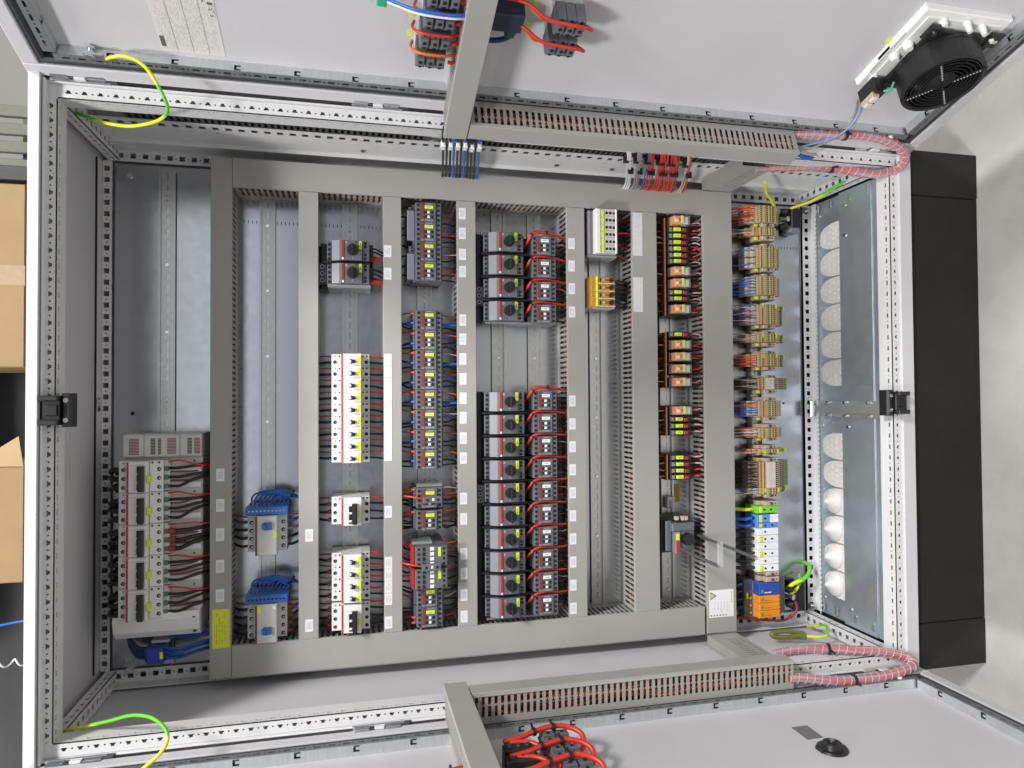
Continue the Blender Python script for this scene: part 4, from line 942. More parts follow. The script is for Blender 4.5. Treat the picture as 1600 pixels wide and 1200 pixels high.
# ------------------------------------------------------------------ relays
def vb(v): return 123.4 + (v - 340) * 1.601
def relay(b, big, label):
    t = thing('relay', label, 'relay', 1340, b, -332, group='clear-cased orange relays' if big else 'slim black relays with yellow tags')
    h = 12.2 if big else 7.6
    f = MB(); f.box(1309, 1388, b - h, b + h, -332, -282, BLACK, 1); f.box(1311, 1366, b - h, b + h, -282, -254, BLACK, 1); f.build('relay_base', t)
    if big:
        MB().box(1317, 1335, b - h + 2, b + h - 3, -254, -231, ORANGE, 1.5).box(1319, 1327, b - 3, b + 4, -231, -229.6, PWHITE, .5).box(1328, 1333, b - 5, b + 2, -231, -229.8, RED, .5).build('relay_coil', t)
        MB().box(1335.4, 1341.5, b - h + 1, b + h - 5, -254, -229.5, YTAG, .5).build('tag', t)
        MB().box(1314, 1358, b - h + 1, b + h - 2, -253.8, -227.5, SMOKE, 2).build('clear_case', t)
        MB().box(1343, 1356, b - h + 3, b + h - 4, -254, -234, LGREY, 1).build('contact_set', t)
    else:
        MB().box(1325, 1342, b - 4.6, b + 3.8, -254.4, -246, YTAG, .6).box(1330, 1338, b - .8, b + .4, -246.3, -245.8, GREEN).build('tag', t)
        MB().box(1345.5, 1356, b - 3.6, b + 5, -254.4, -246, REDL, .6).build('lever', t)
        MB().box(1314, 1321, b - 5, b + 5, -254.3, -251, MGREY, .5).build('terminal_hole', t)
    for k in range(2 if not big else 3):
        y = b - h + 4 + k * (6 if not big else 8)
        wire(t, [(1386, y, -286), (1396, y + rj(2), -278), (1407, y + rj(3), -282)], 2.2, (WDR, WPK, WDR)[k % 3]); wire(t, [(1310, y, -290), (1296, y + rj(2), -284), (1279, y + rj(4), -290)], 2.0, random.choice((WB, WDR, WB, WDB)))
    wire(t, [(1374, b, -280), (1386, b - 2 + rj(2), -262), (1398, b - 2 + rj(3), -258), (1407, b + rj(4), -268)], 1.9, WPK if random.random() < .6 else WR)
    wire(t, [(1310, b, -282), (1298, b + rj(3), -272), (1279, b + rj(5), -280)], 1.5, WDR if random.random() < .7 else WPK)
    return t
items = [(346, 1), (358, 0), (367.7, 0), (378, 0), (388, 0), (398, 0), (407.7, 0), (425, 1), (443.5, 1), (456.3, 0), (466.3, 0), (483.8, 1), (522.3, 0), (539, 1), (557.7, 1), (576.5, 1), (597, 1), (641, 1), (654.2, 0), (664.6, 0), (675, 0), (713.8, 0), (724, 0), (734, 0), (744, 0)]
gname = lambda v: 'top' if v < 500 else 'second' if v < 610 else 'third' if v < 690 else 'bottom'
cnt = {}; rp = {}
for v, big in items:
    key = (gname(v), big); cnt[key] = cnt.get(key, 0) + 1; n = ORD[cnt[key] - 1]
    alone = sum(1 for q, g in items if (gname(q), g) == key) == 1
    l = ('clear-cased orange relay, %s in the %s relay group' % ('only one' if alone else n, key[0])) if big else ('slim black relay with yellow tag, %s in the %s relay group' % ('only one' if alone else n, key[0]))
    relay(vb(v), big, l)
for b0, b1, nm in ((vb(338), vb(493), 'top'), (vb(518), vb(605), 'second'), (vb(634), vb(681), 'third'), (vb(709), vb(750), 'bottom')):
    t = thing('bridge_strip', 'thin orange bridge strip along the %s relay group' % nm, 'bridge strip', 1307, (b0 + b1) / 2, -300, group='orange bridge strips')
    MB().box(1305.6, 1308.2, b0 + 1, b1 - 1, -300, -262, pm('burnt_orange', (0.24, 0.08, 0.016), 0.45) if nm == 'top' else bpy.data.materials['burnt_orange'], 1).build('strip', t)
RODM = pm('rod_steel', (0.26, 0.27, 0.28), 0.4, 0.8)
# switch with its two drive rods
t = thing('load_switch', 'black switch with tan top, yellow and red tag and two long drive rods', 'switch', 1340, 912, -332)
f = MB(); f.box(1290, 1362, 872, 960, -332, -272, BLACK, 2); f.box(1312, 1372, 884, 905, -272, -250, DGREY, 2); f.box(1318, 1331, 905, 958, -272, -246, MGREY, 1); f.box(1331.5, 1372, 905, 952, -272, -252, DGREY, 2); f.box(1300, 1316, 880, 955, -272, -262, DGREY, 2); f.build('switch_body', t)
f = MB(); f.box(1322, 1330, 868, 877, -262, -250, BEIGE, 1); f.box(1338, 1344, 868, 878, -262, -249, BEIGE, 1); f.box(1346, 1354, 868, 878, -262, -249, BEIGE, 1); f.build('terminal_clip', t)
MB().box(1320, 1328.5, 909, 925, -246.4, -244, YTAG, .5).build('tag', t); MB().box(1320, 1328.5, 926, 956, -246.4, -244.4, RED, .5).build('red_tag', t)
MB().cone((1352, 924, -252), (1352, 924, -238), 16, 14, BLACK, 18).build('shaft_collar', t)
MB().cone((1386, 918.5, -262), (1386, 918.5, -6), 3.8, 3.6, RODM, 10).cone((1386, 918.5, -8), (1386, 918.5, -2), 5, 4, CHROME, 10).build('drive_rod', t)
MB().cone((1328, 945.5, -250), (1328, 945.5, -58), 3.8, 3.8, RODM, 10).build('drive_rod', t)
MB().box(1326, 1338, 893, 948, -62, -56, CLEAR, 1).build('clear_paddle', t)
for k in range(6): wire(t, [(1366, 890 + 11 * k, -292), (1384, 890 + 11 * k + rj(3), -284), (1407, 894 + 11 * k + rj(4), -290)], 3.2, WB, 6)
for k in range(3): wire(t, [(1362, 880 + 8 * k, -286), (1382, 878 + 8 * k, -276), (1407, 884 + 8 * k, -284)], 2.4, WDB, 6)
t = thing('marking_plate', 'ochre marking plate on the bare mounting rail above the switch', 'label plate', 1368, 830, -338)
MB().box(1352, 1376, 800, 846, -339.6, -337.6, pm('ochre_print', (0.44, 0.33, 0.02), 0.5), .5).build('plate', t)
t = thing('end_clamp', 'pale end clamp on the rail just above the switch', 'clamp', 1340, 838, -332)
MB().box(1330, 1352, 828, 858, -332, -314, LGREY, 1).box(1336, 1343, 838, 857, -314, -312.8, GREYTXT).build('clamp_body', t)
# ------------------------------------------------------------------ terminal blocks
tv = lambda v: 70.8 + (v - 320) * 1.6625
def tiers(f, y0, y1, spec, ncell):
    # spec: (a0, a1, top d, material, holes) stepped tiers across the rail; thin terminals side by side
    n = max(1, round((y1 - y0) / 5.2)); p = (y1 - y0) / n
    for k in range(n):
        b0 = y0 + k * p; j = rj(.5)
        for (a0, a1, d, m, hl) in spec:
            f.box(a0, a1, b0 + .15, b0 + p - .35, d - 34 if d > -300 else -332, d + j * .4, m)
            for (h0, h1, hm) in hl: f.box(h0, h1, b0 + 1.0, b0 + p - 1.3, d - .4, d + .7 + j * .4, hm)
def tb_group(v0, v1, style, label, wires):
    b0, b1 = tv(v0), tv(v1); t = thing('terminal_row', label, 'terminal block', 1600, (b0 + b1) / 2, -325, group='beige terminal rows')
    T = []
    body = [(1586, 1611, -264, PALE if style in 'DE' else BEIGE, [(1587, 1590, TAMB), (1591, 1593, GREEN), (1595, 1598.6, HOLE), (1599.4, 1602.5, YG), (1604, 1607, HOLE), (1608, 1610.4, TAMB)] if style not in 'DE' else [(1598, 1598.8, BEIGE)]),
            (1577, 1585.6, -268, TAN, [(1577.4, 1579, PALE), (1580, 1582.6, HOLE), (1583, 1585, TAMB)]), (1611.4, 1622, -266, TAN if style not in 'DE' else BEIGE, [(1613.5, 1616.5, HOLE if style != 'E' else BROWN), (1618.5, 1621, GREEN if style not in 'DE' else HOLE)]),
            (1622.4, 1628, -272, PALE, [])]
    left = [(1556, 1576.6, -273, PALE if style in 'AB' else TAN, [(1558.5, 1563.5, TAMB if style in 'AB' else PALE), (1565, 1567, HOLE), (1568.5, 1573, TAMB if style in 'AB' else TAN), (1573.6, 1575.8, GREEN if style not in 'DE' else HOLE)])]
    if style in 'ABC': left += [(1543, 1555.6, -281, PALE if style == 'A' else TAN, [(1546, 1550, TAMB), (1551.5, 1554, GREEN)])]
    if style in 'DE': left += [(1548, 1555.6, -284, BEIGE, [(1550, 1553.5, HOLE)])]
    right = [(1630, 1646, -288, BEIGE if style != 'E' else BROWN, [(1631, 1635, TAMB), (1635.6, 1637.6, HOLE), (1638.4, 1641.6, TAN), (1642.4, 1643.6, PALE), (1644, 1645.6, GREEN)] if style not in 'DE' else [(1633, 1643, BROWN)])]
    if style in 'BE': right += [(1648, 1663, -302, BEIGE, [(1649.4, 1653.6, TAMB if style == 'B' else BROWN), (1656, 1659, HOLE), (1660.4, 1662.4, GREEN)])]
    if style == 'E': right += [(1664, 1676, -312, BROWN, [(1671, 1675.6, GREEN)])]
    if style == 'D': right = [(1630, 1644, -284, BEIGE, [(1632, 1642, BROWN)]), (1645, 1659, -294, BEIGE, [(1647, 1657, BROWN)]), (1660, 1675, -304, BEIGE, [(1663, 1674, GREEN)])]
    f = MB(); tiers(f, b0, b1, body + left + right, 0); f.build('terminal', t, kind='stuff')
    if style == 'B':
        g = MB()
        for q in (0, 1):
            if q < (b1 - b0) / 5.2:
                for a in (1580, 1617, 1640, 1655): g.box(a, a + 4, b0 + q * 5.2 + .4, b0 + q * 5.2 + 4.6, -288, -263 if a < 1630 else (-286.5 if a < 1650 else -300.5), YG)
        g.build('yellow_lever', t, kind='stuff')
    n = len(wires)
    for k, m in enumerate(wires):
        y = b0 + (b1 - b0) * (k + .5) / n
        wire(t, [(1566, y, -273), (1553, y + rj(1.5), -272), (1534, y + rj(3), -278), (1500, y + rj(5), -300), (1486, y + rj(6), -308)], 1.5, m)
    return t
def bracket(v0, v1, ylab=False, off=0):
    global NBR; NBR += 1
    b0, b1 = tv(v0), tv(v1); t = thing('end_bracket', BRL[NBR - 1], 'end bracket', 1600, (b0 + b1) / 2, -325, group='beige end brackets of the terminal rows')
    f = MB(); f.box(1573, 1630, b0, b1, -330, -286, BEIGE, 1); f.box(1585, 1622, b0, b1, -286, -270, BEIGE, 1.5); f.build('bracket_body', t)
    MB().cone((1601, (b0 + b1) / 2, -270), (1601, (b0 + b1) / 2, -266), 4, 3.4, SCREWM, 10).cone((1601, (b0 + b1) / 2, -266.3), (1601, (b0 + b1) / 2, -265.6), 2.2, 2.2, HOLE, 8).build('screw', t)
    MB().disc(1614, (b0 + b1) / 2, -270, 2, HOLE, 8, .5).build('screw_hole', t)
    if ylab: MB().box(1570, 1579, b0 + 1, b1 - 1, -286.4, -279, YEL if False else YG, 1).build('row_marker', t)
NBR = 0
rows = [(321, 347.5, 'B2', 'terminal row nearest the photo\'s upper edge, orange wires on its left', [WO, WR, WO, WR, WDR, WR, WO, WR]),
        (355.5, 367.5, 'C', 'short stepped terminal row just below the uppermost row', [WG, WPK]),
        (386, 418.5, 'A', 'terminal row with only three blue wires at its lower end', [None, None, None, WBL, WDB, WBL]),
        (433, 462, 'A', 'terminal row with a full comb of bright blue wires', [WBL, WBL, WBL, None, WBL, WBL, WBL]),
        (476.5, 508, 'B', 'terminal row with mixed blue and pale wires', [WBL, WPK, WBL, WPK, WBL, WDB, WPK, WBL]),
        (523, 536, 'B', 'short terminal row with green and white wires', [WG, WPK, WG]),
        (554.5, 574, 'B', 'terminal row with red wires and yellow levers', [WO, WO, WR, WR, WR]),
        (591.8, 610, 'D', 'terminal row with black wires and short brown steps', [WB, WG, WB, WB, WG, WB]),
        (628, 652.5, 'A', 'terminal row with one orange wire above bright blue ones', [WDB, WO, None, WBL, WBL, WBL, WBL]),
        (670, 685.5, 'A', 'terminal row with red, pink and white wires', [WR, WPK, WW, WR, WPK, WDR]),
        (703.3, 708.8, 'B', 'single thin terminal with two red wires', [WR, WPK]),
        (723, 763.5, 'D', 'longest terminal row, packed with black wires', [WB] * 16),
        (764, 773.5, 'B', 'short orange terminal row with a blue wire below the black-wired row', [WBL, WG])]
for v0, v1, s_, l, wr in rows:
    s_ = 'A' if s_ == 'B2' else s_
    t = tb_group(v0, v1, s_, l, [m for m in wr if m] if None not in wr else [m for m in wr if m])
brs = [(348, 354.5, 1), (368, 375, 1), (380.5, 385.7, 0), (418.8, 424.5, 1), (428, 432.7, 0), (462.4, 468.5, 1), (508.4, 514, 1), (518.5, 522.8, 0), (536.4, 542.5, 1), (549.5, 554.2, 0), (574.4, 579.8, 1), (588, 591.5, 0), (610.4, 616.5, 1), (622, 627.7, 0), (652.8, 658.5, 1), (664, 669.7, 0), (685.8, 690.5, 1), (697.5, 703, 0), (709, 713, 1), (717.5, 722.7, 0), (773.8, 778, 1), (785, 791.5, 0), (894.5, 900.5, 0), (902.5, 910.5, 0)]
nearest = ['the uppermost row with orange wires', 'the short stepped row', 'the row with three blue wires', 'the row with three blue wires', 'the row with bright blue wires', 'the row with bright blue wires', 'the row of mixed blue and pale wires', 'the row with green and white wires', 'the row with green and white wires', 'the row with red wires and yellow levers', 'the row with red wires and yellow levers', 'the short black-wired row', 'the short black-wired row', 'the row with one orange wire', 'the row with one orange wire', 'the row with pink and white wires', 'the row with pink and white wires', 'the single thin terminal', 'the single thin terminal', 'the long black-wired row', 'the short orange row', 'the green earth terminal', 'the lowest white terminal', 'the blue surge unit']
BRL = [('beige end bracket with yellow marker below ' if y else 'plain beige end bracket above ') + n for (a, b, y), n in zip(brs, nearest)]
BRL[22] = 'beige end bracket below the lowest white terminal'
for q in brs: bracket(*q)
# big screw terminals
def screw_terminal(v0, v1, col, label, tagc=None, holes=(0.5,), wcol=WB, right=None):
    b0, b1 = tv(v0), tv(v1) - .6; t = thing('screw_terminal', label, 'terminal block', 1600, (b0 + b1) / 2, -325, group='large screw terminals')
    f = MB(); f.box(1560, 1621, b0, b1, -325, -270, col, 1.2)
    if right: f.box(1597, 1620.6, b0 + .2, b1 - .2, -270.5, -269.2, right)
    f.box(1621, 1628, b0 + 3, b1 - 3, -325, -282, LGREY, 1); f.build('terminal_body', t)
    if tagc: MB().box(1566, 1574.5, b0 + 1.5, b1 - 1.5, -270.4, -268.6, tagc, .6).build('tag', t)
    f = MB()
    for h in holes: f.disc(h, (b0 + b1) / 2, -270, 2.8, HOLE, 10, 1.1)
    f.build('screw_hole', t)
    y = (b0 + b1) / 2
    wire(t, [(1560, y, -286), (1548, y, -284)], 4.2, BLACK if wcol is not WYG else YEL, 8); wire(t, [(1552, y, -285), (1534, y + rj(2), -283), (1504, y + rj(4), -296), (1487, y + rj(6), -306)], 4.6, wcol, 8)
screw_terminal(791.8, 803.5, LIME, 'bright green earth terminal with a yellow-green cable', YG, (1581, 1600), WYG)
screw_terminal(805, 818, LBLUE, 'half blue, half white screw terminal just below the green earth terminal', YG, (1583,), WBL, PWHITE)
screw_terminal(818.2, 826, LBLUE, 'all-blue screw terminal between two-tone and white ones', YG, (1583, 1603), WBL)
wl_n = [('%s white screw terminal counting down from the blue ones' % ORD[k]) for k in range(6)]
for k in range(6):
    v0 = 826.3 + 11.33 * k; screw_terminal(v0, v0 + 11.2, PWHITE, wl_n[k], YG if k % 2 else None, (1582, 1602) if k % 2 else (1582,), WB)
# surge protector
t = thing('surge_protector', 'surge protector with one royal blue and three orange plug modules', 'surge protector', 1600, tv(937), -325)
b0 = tv(911); f = MB(); f.box(1532, 1557, b0 - 6, tv(966), -325, -292, DGREY, 2); f.box(1622, 1648, b0 - 6, tv(962), -325, -284, DGREY, 2); f.box(1557, 1622, b0, tv(964), -325, -290, MGREY, 1); f.build('base', t)
for k in range(4):
    y0, y1 = (b0, tv(929)) if k == 0 else (tv(929.4 + 11.6 * (k - 1)), tv(929.4 + 11.6 * k) - .6)
    f = MB(); f.box(1557.5, 1617, y0, y1, -290, -262, ORANGE if k else NAVY, 1.5)
    for q in range(2): f.box(1617, 1622, y0 + 3 + q * 9, y0 + 7 + q * 9, -290, -266, ORANGE if k else NAVY)
    m = f.build('plug_module', t)
    MB().box(1563, 1569.5, (y0 + y1) / 2 - (0 if k else -4) - 4, (y0 + y1) / 2 + 4 + (0 if k else 4), -262.4, -261, GREEN, .4).build('status_window', m)
    g = MB()
    for q in range(5): g.box(1573 + q * 4.2, 1576 + q * 4.2, (y0 + y1) / 2 + (2 if k else 6), (y0 + y1) / 2 + (3.4 if k else 9), -262.3, -261.6, WHITE if k == 0 else BROWN)
    g.build('printed_lines', m, kind='stuff')
f = MB()
for k in range(5): f.cone((1550, b0 + 4 + 19 * k, -292), (1550, b0 + 4 + 19 * k, -289), 4, 3.6, CHROME, 10)
f.build('terminal_screw', t, kind='stuff')
MB().box(1535, 1541.5, tv(927.5), tv(937), -292.3, -286, YG, .6).build('tag', t)
for k in range(4): y = b0 + 6 + 19 * k; wire(t, [(1534, y, -300), (1516, y + rj(2), -292), (1487, y + rj(5), -306)], 4.6, WDB if k == 0 else WB, 8)
# earth blocks with green-yellow cables
for (b0, b1, nm, sg) in ((66, 130, 'black earth bolt block with chromed bolt in the upper lower-floor corner', 1), (1048, 1142, 'black earth bolt block beside the surge protector', -1)):
    t = thing('earth_block', nm if sg < 0 else 'black earth bolt block with chromed bolt next to the uppermost terminal row', 'earth block', 1700, (b0 + b1) / 2, -340)
    f = MB()
    if sg > 0: f.box(1690, 1720, b0, b1 - 12, -331, -292, BLACK, 3); f.box(1688, 1716, b1 - 20, b1, -331, -296, MGREY, 3)
    else: f.box(1688, 1722, b0 + 24, b1, -331, -304, BLACK, 3)
    f.build('block_body', t)
    by = (97, 1103)[sg < 0]
    MB().cone((1667, by, -318), (1690, by - 2, -300), 3, 3, CHROME, 8).cone((1666, by, -312), (1676, by, -288), 9, 7.5, CHROME, 8).build('bolt', t)
    for dy in (-22, 20): MB().cone((1660, by + dy, -300), (1676, by + dy * .9, -290), 7.5, 7.5, BLACK, 10).build('cap', t)
def cable(label, pts, r, m, grp=None, cat='cable', sub=6, n=8, fr=CAB, name='earth_cable'):
    f = MB(fr).tube(pts, r, m, n, sub); o = f.build(name, None, label, None, cat, grp, org=fr.p(*pts[0])); return o
G = 'green-yellow earth cables'
cable('green-yellow earth cable looping from the upper door into the cabinet corner', [(142, 2, 66), (152, 0, 70), (175, 0, 78), (205, 16, 85), (228, 51, 80), (235, 75, 60), (216, 83, 30), (179, 84, 0), (146, 81, -20), (102, 68, -45), (60, 49, -70), (40, 36, -90)], 3.1, WYG, G)
cable('green-yellow earth cable looping from the lower corner towards the lower door', [(41, 1157, -60), (78, 1145, -40), (130, 1127, -10), (172, 1109, 20), (210, 1103, 50), (237, 1111, 75), (246, 1125, 90), (237, 1142, 100), (215, 1159, 105), (187, 1180, 105), (160, 1200, 105)], 3.1, WYG, G)
cable('green-yellow earth cable rising over the rail beside the uppermost terminals', [(1516, 52, -150), (1560, 60, -210), (1593, 64, -240), (1640, 76, -290), (1668, 92, -318)], 4.2, WYG, G)
cable('green-yellow earth cable running from the black bolt block to the floor frame', [(1690, 66, -297), (1716, 59, -245), (1728, 48, -200), (1741, 36, -150), (1765, 24, -100)], 3.6, WYG, G)
cable('thick green-yellow earth cable leaving the bolt block beside the surge protector', [(1662, 1084, -300), (1681, 1070, -297), (1706, 1060, -295), (1724, 1048, -294), (1742, 1030, -310), (1748, 1026, -345)], 5.4, WYG, G)
cable('thin green-yellow earth cable behind the thick one near the surge protector', [(1668, 1104, -305), (1690, 1088, -300), (1708, 1068, -306), (1720, 1054, -325)], 4.0, WYG, G)
cable('green-yellow earth cable ending at a tagged lug on the lower side wall', [(1711, 1178, -280), (1706, 1160, -230), (1704, 1150, -200), (1702, 1152, -188), (1690, 1162, -176), (1672, 1166, -170), (1641, 1169, -190)], 3.2, WYG, G)
cable('coiled dark green-yellow cable lying along the lower side wall', [(1641, 1171, -190), (1600, 1172, -205), (1570, 1172, -212), (1562, 1164, -215), (1600, 1160, -212), (1640, 1166, -196), (1600, 1170, -196)], 6, pm('olive_sheath', (0.13, 0.15, 0.03), 0.45), G)
cable('red cable curving under the surge protector to the earth bolt block', [(1487, 1146, -306), (1530, 1148, -298), (1563, 1152, -292), (1610, 1158, -290), (1645, 1160, -288), (1668, 1148, -284), (1680, 1130, -280), (1677, 1112, -284)], 3.4, WDR)
# ------------------------------------------------------------------ spiral hoses between doors and cabinet
def hose(label, pts, ties):
    t = thing('cable_hose', label, 'cable hose', *pts[0], group='pink spiral cable hoses')
    f = MB().tube(pts, 10.2, HOSE, 14, 10, uv=True); f.build('hose_sleeve', t)
    P = smoothpts(pts, 14); f = MB(); H = []; u = None; acc = 0; last = P[0]
    steps = []
    for i in range(len(P) - 1):
        for k in range(6): steps.append((P[i].lerp(P[i + 1], k / 6), (P[i + 1] - P[i]).normalized()))
    for p, tg in steps:
        u = tg.orthogonal().normalized() if u is None else (u - tg * u.dot(tg)).normalized(); v = tg.cross(u)
        acc += (p - last).length; last = p; th = acc / 17.0 * 2 * math.pi
        H.append(tuple(p + (u * math.cos(th) + v * math.sin(th)) * 10.2))
    f.tube(H, 1.0, HOSER, 4, 1); f.build('spiral', t)
    for k in ties:
        i = int(k * (len(P) - 2)); d = (P[i + 1] - P[i]).normalized(); MB().cone(P[i] - d * 3, P[i] + d * 3, 12.4, 12.4, BLACK, 14).cone(P[i] + Vector((0, 0, 8)), P[i] + Vector((2, 5, 19)), 2.5, 2.5, BLACK, 6).build('cable_tie', t)
hose('pink spiral cable hose looping beside the fan between upper door and cabinet', [(1450, 13, 36), (1500, 10, 44), (1549, 9, 49), (1636, 4, 51), (1714, 17, 46), (1752, 34, 30), (1754, 52, 6), (1712, 63, -10), (1656, 55, -25), (1592, 45, -40), (1506, 45, -62), (1451, 40, -90)], (0.22, 0.80))
hose('pink spiral cable hose looping between lower door and cabinet floor corner', [(1430, 1163, 38), (1456, 1163, 42), (1542, 1174, 50), (1645, 1176, 50), (1716, 1168, 45), (1749, 1165, 30), (1746, 1155, 12), (1694, 1144, 0), (1640, 1140, -10), (1584, 1140, -34), (1526, 1146, -58), (1480, 1160, -82)], (0.22, 0.83))
# loose cables crossing from the doors to the mounting plate
def crossing(label, a0, a1, mats, conn, grp):
    t = thing('cable_bundle', label, 'cable bundle', a0[0], 60, -60, group=grp)
    n = len(mats)
    for k, m in enumerate(mats):
        x0 = a0[0] + (a0[1] - a0[0]) * (k + .5) / n; x1 = a1[0] + (a1[1] - a1[0]) * (k + .5) / n
        P = [(x0, 48, 16), (x0 + rj(1), 58, 4), (x0 + (x1 - x0) * .12, 66, -20 + rj(4)), (x0 + (x1 - x0) * .5, 62 + rj(2), -110), (x1, 54 + rj(2), -225), (x1 + 3, 62, -262)]
        wire(t, P, 2.5 if conn else 2.1, m, 6, 4)
        if conn and k % 2 == 0: q = Vector(P[2]); MB().box(q.x - 4, q.x + 4, q.y - 5, q.y + 9, q.z - 12, q.z + 8, PWHITE, 2).build('plug', t)
    if not conn:
        x = (a0[0] + a0[1]) / 2; d = (a1[0] - a0[0]); hw = (a0[1] - a0[0]) / 2 + 2
        for q in (.12, .55): MB().box(x + d * q - hw, x + d * q + hw, 58, 72, -22 - q * 150, -17 - q * 150, BLACK, 1).build('cable_tie', t)
crossing('bundle of black and blue cables with white plugs under the upper door duct', (710, 788), (738, 826), [WB, WB, WB, WBL, WB, WB, WBL, WB, WB, WB, WBL], True, 'cable bundles crossing to the upper door')
for (x0, x1, w_, ms, nm) in ((1099, 1192, 8, [WW, WW, WW], 'white cable bundle'), (1122, 1212, 7, [WG, WG, WG], 'grey cable bundle'), (1149, 1242, 14, [WBL, WR, WR, WDR], 'red and blue cable bundle'), (1178, 1273, 16, [WR, WR, WR, WDR, WR], 'thick red cable bundle'), (1203, 1302, 16, [WR, WR, WR, WR, WDR], 'second thick red cable bundle'), (1236, 1338, 9, [WPK, WPK, WR], 'pink and white cable bundle')):
    crossing(nm + ' crossing from the upper door duct to the framing duct', (x0 - w_ / 2, x0 + w_ / 2), (x1 - w_, x1 + w_), ms, False, 'cable bundles crossing to the upper door')
# ------------------------------------------------------------------ on the doors
def contacts(fr, a, w_, label, h=34, na=3, grp='contact blocks behind the door buttons', m=DGREY):
    t = thing('contact_block', label, 'contact block', a, w_, -20, group=grp, fr=fr)
    q_ = 25
    MB(fr).box(a - q_, a + q_, w_ - 11, w_ + 11, -20, -4, LGREY, 2).build('holder', t)
    s_ = 2 * q_ / na
    for k in range(na):
        x = a - q_ + s_ * k; f = MB(fr)
        f.box(x + .5, x + s_ - .5, w_ - 16, w_ + 16, -4, h, m, 1.5); f.box(x + 2, x + s_ - 2, w_ - 8, w_ + 8, h, h + 5, m, 1)
        for q in (-12.5, 12.5): f.cone((x + s_ / 2, w_ + q, h - .4), (x + s_ / 2, w_ + q, h + .6), 3.4, 3.4, HOLE, 8)
        f.cone((x + s_ / 2, w_, h + 4.6), (x + s_ / 2, w_, h + 5.6), 3.4, 3.4, HOLE, 8)
        for q in (-9, 9): f.cone((x + s_ / 2, w_ - 15.6, h / 2 + q), (x + s_ / 2, w_ - 16.4, h / 2 + q), 2.6, 2.6, HOLE, 8)
        f.build('contact_element', t)
    return t
def dcable(label, fr, pts, r, m, grp, n=8): return cable(label, pts, r, m, grp, n=n, fr=fr, name='control_cable')
GT, GB = 'red control cables on the upper door', 'red control cables on the lower door'
pos_t = [(676, 158), (679, 199), (682, 240), (685, 281)]
nm4 = ['nearest the hinge', 'second from the hinge', 'third from the hinge', 'fourth from the hinge']
for i, (a, w_) in enumerate(pos_t):
    contacts(DT, a - 6, w_, 'grey contact block above the upper door\'s cross duct, ' + nm4[i])
    if i < 3: dcable('red cable over the upper door\'s contact block, ' + nm4[i], DT, [(640, w_ + 4, -2), (636, w_ + 12, 20), (648, w_ + 20, 38), (672, w_ + 20, 40), (700, w_ + 16, 34), (716, w_ + 12, 20)], 2.6, WR if i else WO, GT)
    dcable('pink wires at the right of the upper door\'s contact block, ' + nm4[i], DT, [(700, w_ - 2, 30), (708, w_ - 3, 30), (716, w_ - 2, 22)], 3.2, WR, GT)
    if i < 2:
        t = thing('button_tag', 'lime tag on the upper door left of the contact block, ' + nm4[i], 'tag', 636, w_ + 4, -20, group='lime tags on the upper door', fr=DT); MB(DT).box(633, 641, w_ - 4, w_ + 8, -20, -19.2, YTAG).build('tag', t) if i in (0, 1) else MB(DT).box(634, 641, w_ - 3, w_ + 7, -20, -19.2, YTAG).build('tag', t)
for i, (a, w_) in enumerate(((884, 214), (886, 258))):
    contacts(DT, a, w_, 'grey contact block right of the upper door\'s cross duct, ' + ('nearer the hinge', 'farther from the hinge')[i], na=3)
    dcable('red cable loop round the right contact block, ' + ('nearer the hinge', 'farther from the hinge')[i], DT, [(770, w_ + 20, 8), (810, w_ + 28, 24), (842, w_ + 20, 42), (880, w_ + 16, 44), (912, w_ + 10, 40), (926, w_ - 4, 28), (918, w_ - 14, 8), (906, w_ - 14, 2)], 3.0, WR, GT)
    dcable('thin orange wire beside the right contact block, ' + ('nearer the hinge', 'farther from the hinge')[i], DT, [(810, w_ + 26, 22), (836, w_ + 6, 26), (850, w_ - 6, 12)], 2.6, WO, GT)
    t = thing('button_tag', 'lime tag on the upper door right of the cross duct, ' + ('lower', 'upper')[i], 'tag', 834, w_ - 8, -20, group='lime tags on the upper door', fr=DT); MB(DT).box(830, 838, w_ - 14, w_ - 2, -20, -19.2, YTAG).build('tag', t)
dcable('blue and white signal cable ending in a green plug on the upper door', DT, [(590, 250, 8), (606, 258, 24), (640, 266, 43), (690, 266, 45), (716, 265, 40)], 2.6, WBL, GT)
dcable('white signal cable beside the blue one on the upper door', DT, [(592, 244, 8), (606, 252, 22), (640, 260, 43), (690, 260, 45), (716, 259, 40)], 2.4, WW, GT)
t = thing('green_plug', 'small green plug on the upper door at the photo\'s edge', 'plug', 588, 246, 4, fr=DT); MB(DT).box(578, 594, 236, 256, -20, 14, pm('plug_green', (0.03, 0.40, 0.22), 0.4), 2).build('plug_body', t)
t = thing('pilot_module', 'dark control module with blue cable tucked behind the upper door\'s cross duct', 'control module', 782, 236, -20, fr=DT)
MB(DT).box(758, 812, 226, 262, -20, 26, pm('dark_navy', (0.012, 0.02, 0.045), 0.4), 3).build('module_body', t); MB(DT).box(790, 806, 204, 226, -20, 14, pm('dark_green', (0.02, 0.06, 0.03), 0.4), 2).build('module_foot', t)
wire(t, [(760, 188, 4), (774, 190, 6), (792, 198, 8), (804, 214, 10), (806, 232, 10)], 4.5, WDB, 8, 5, fr=DT)
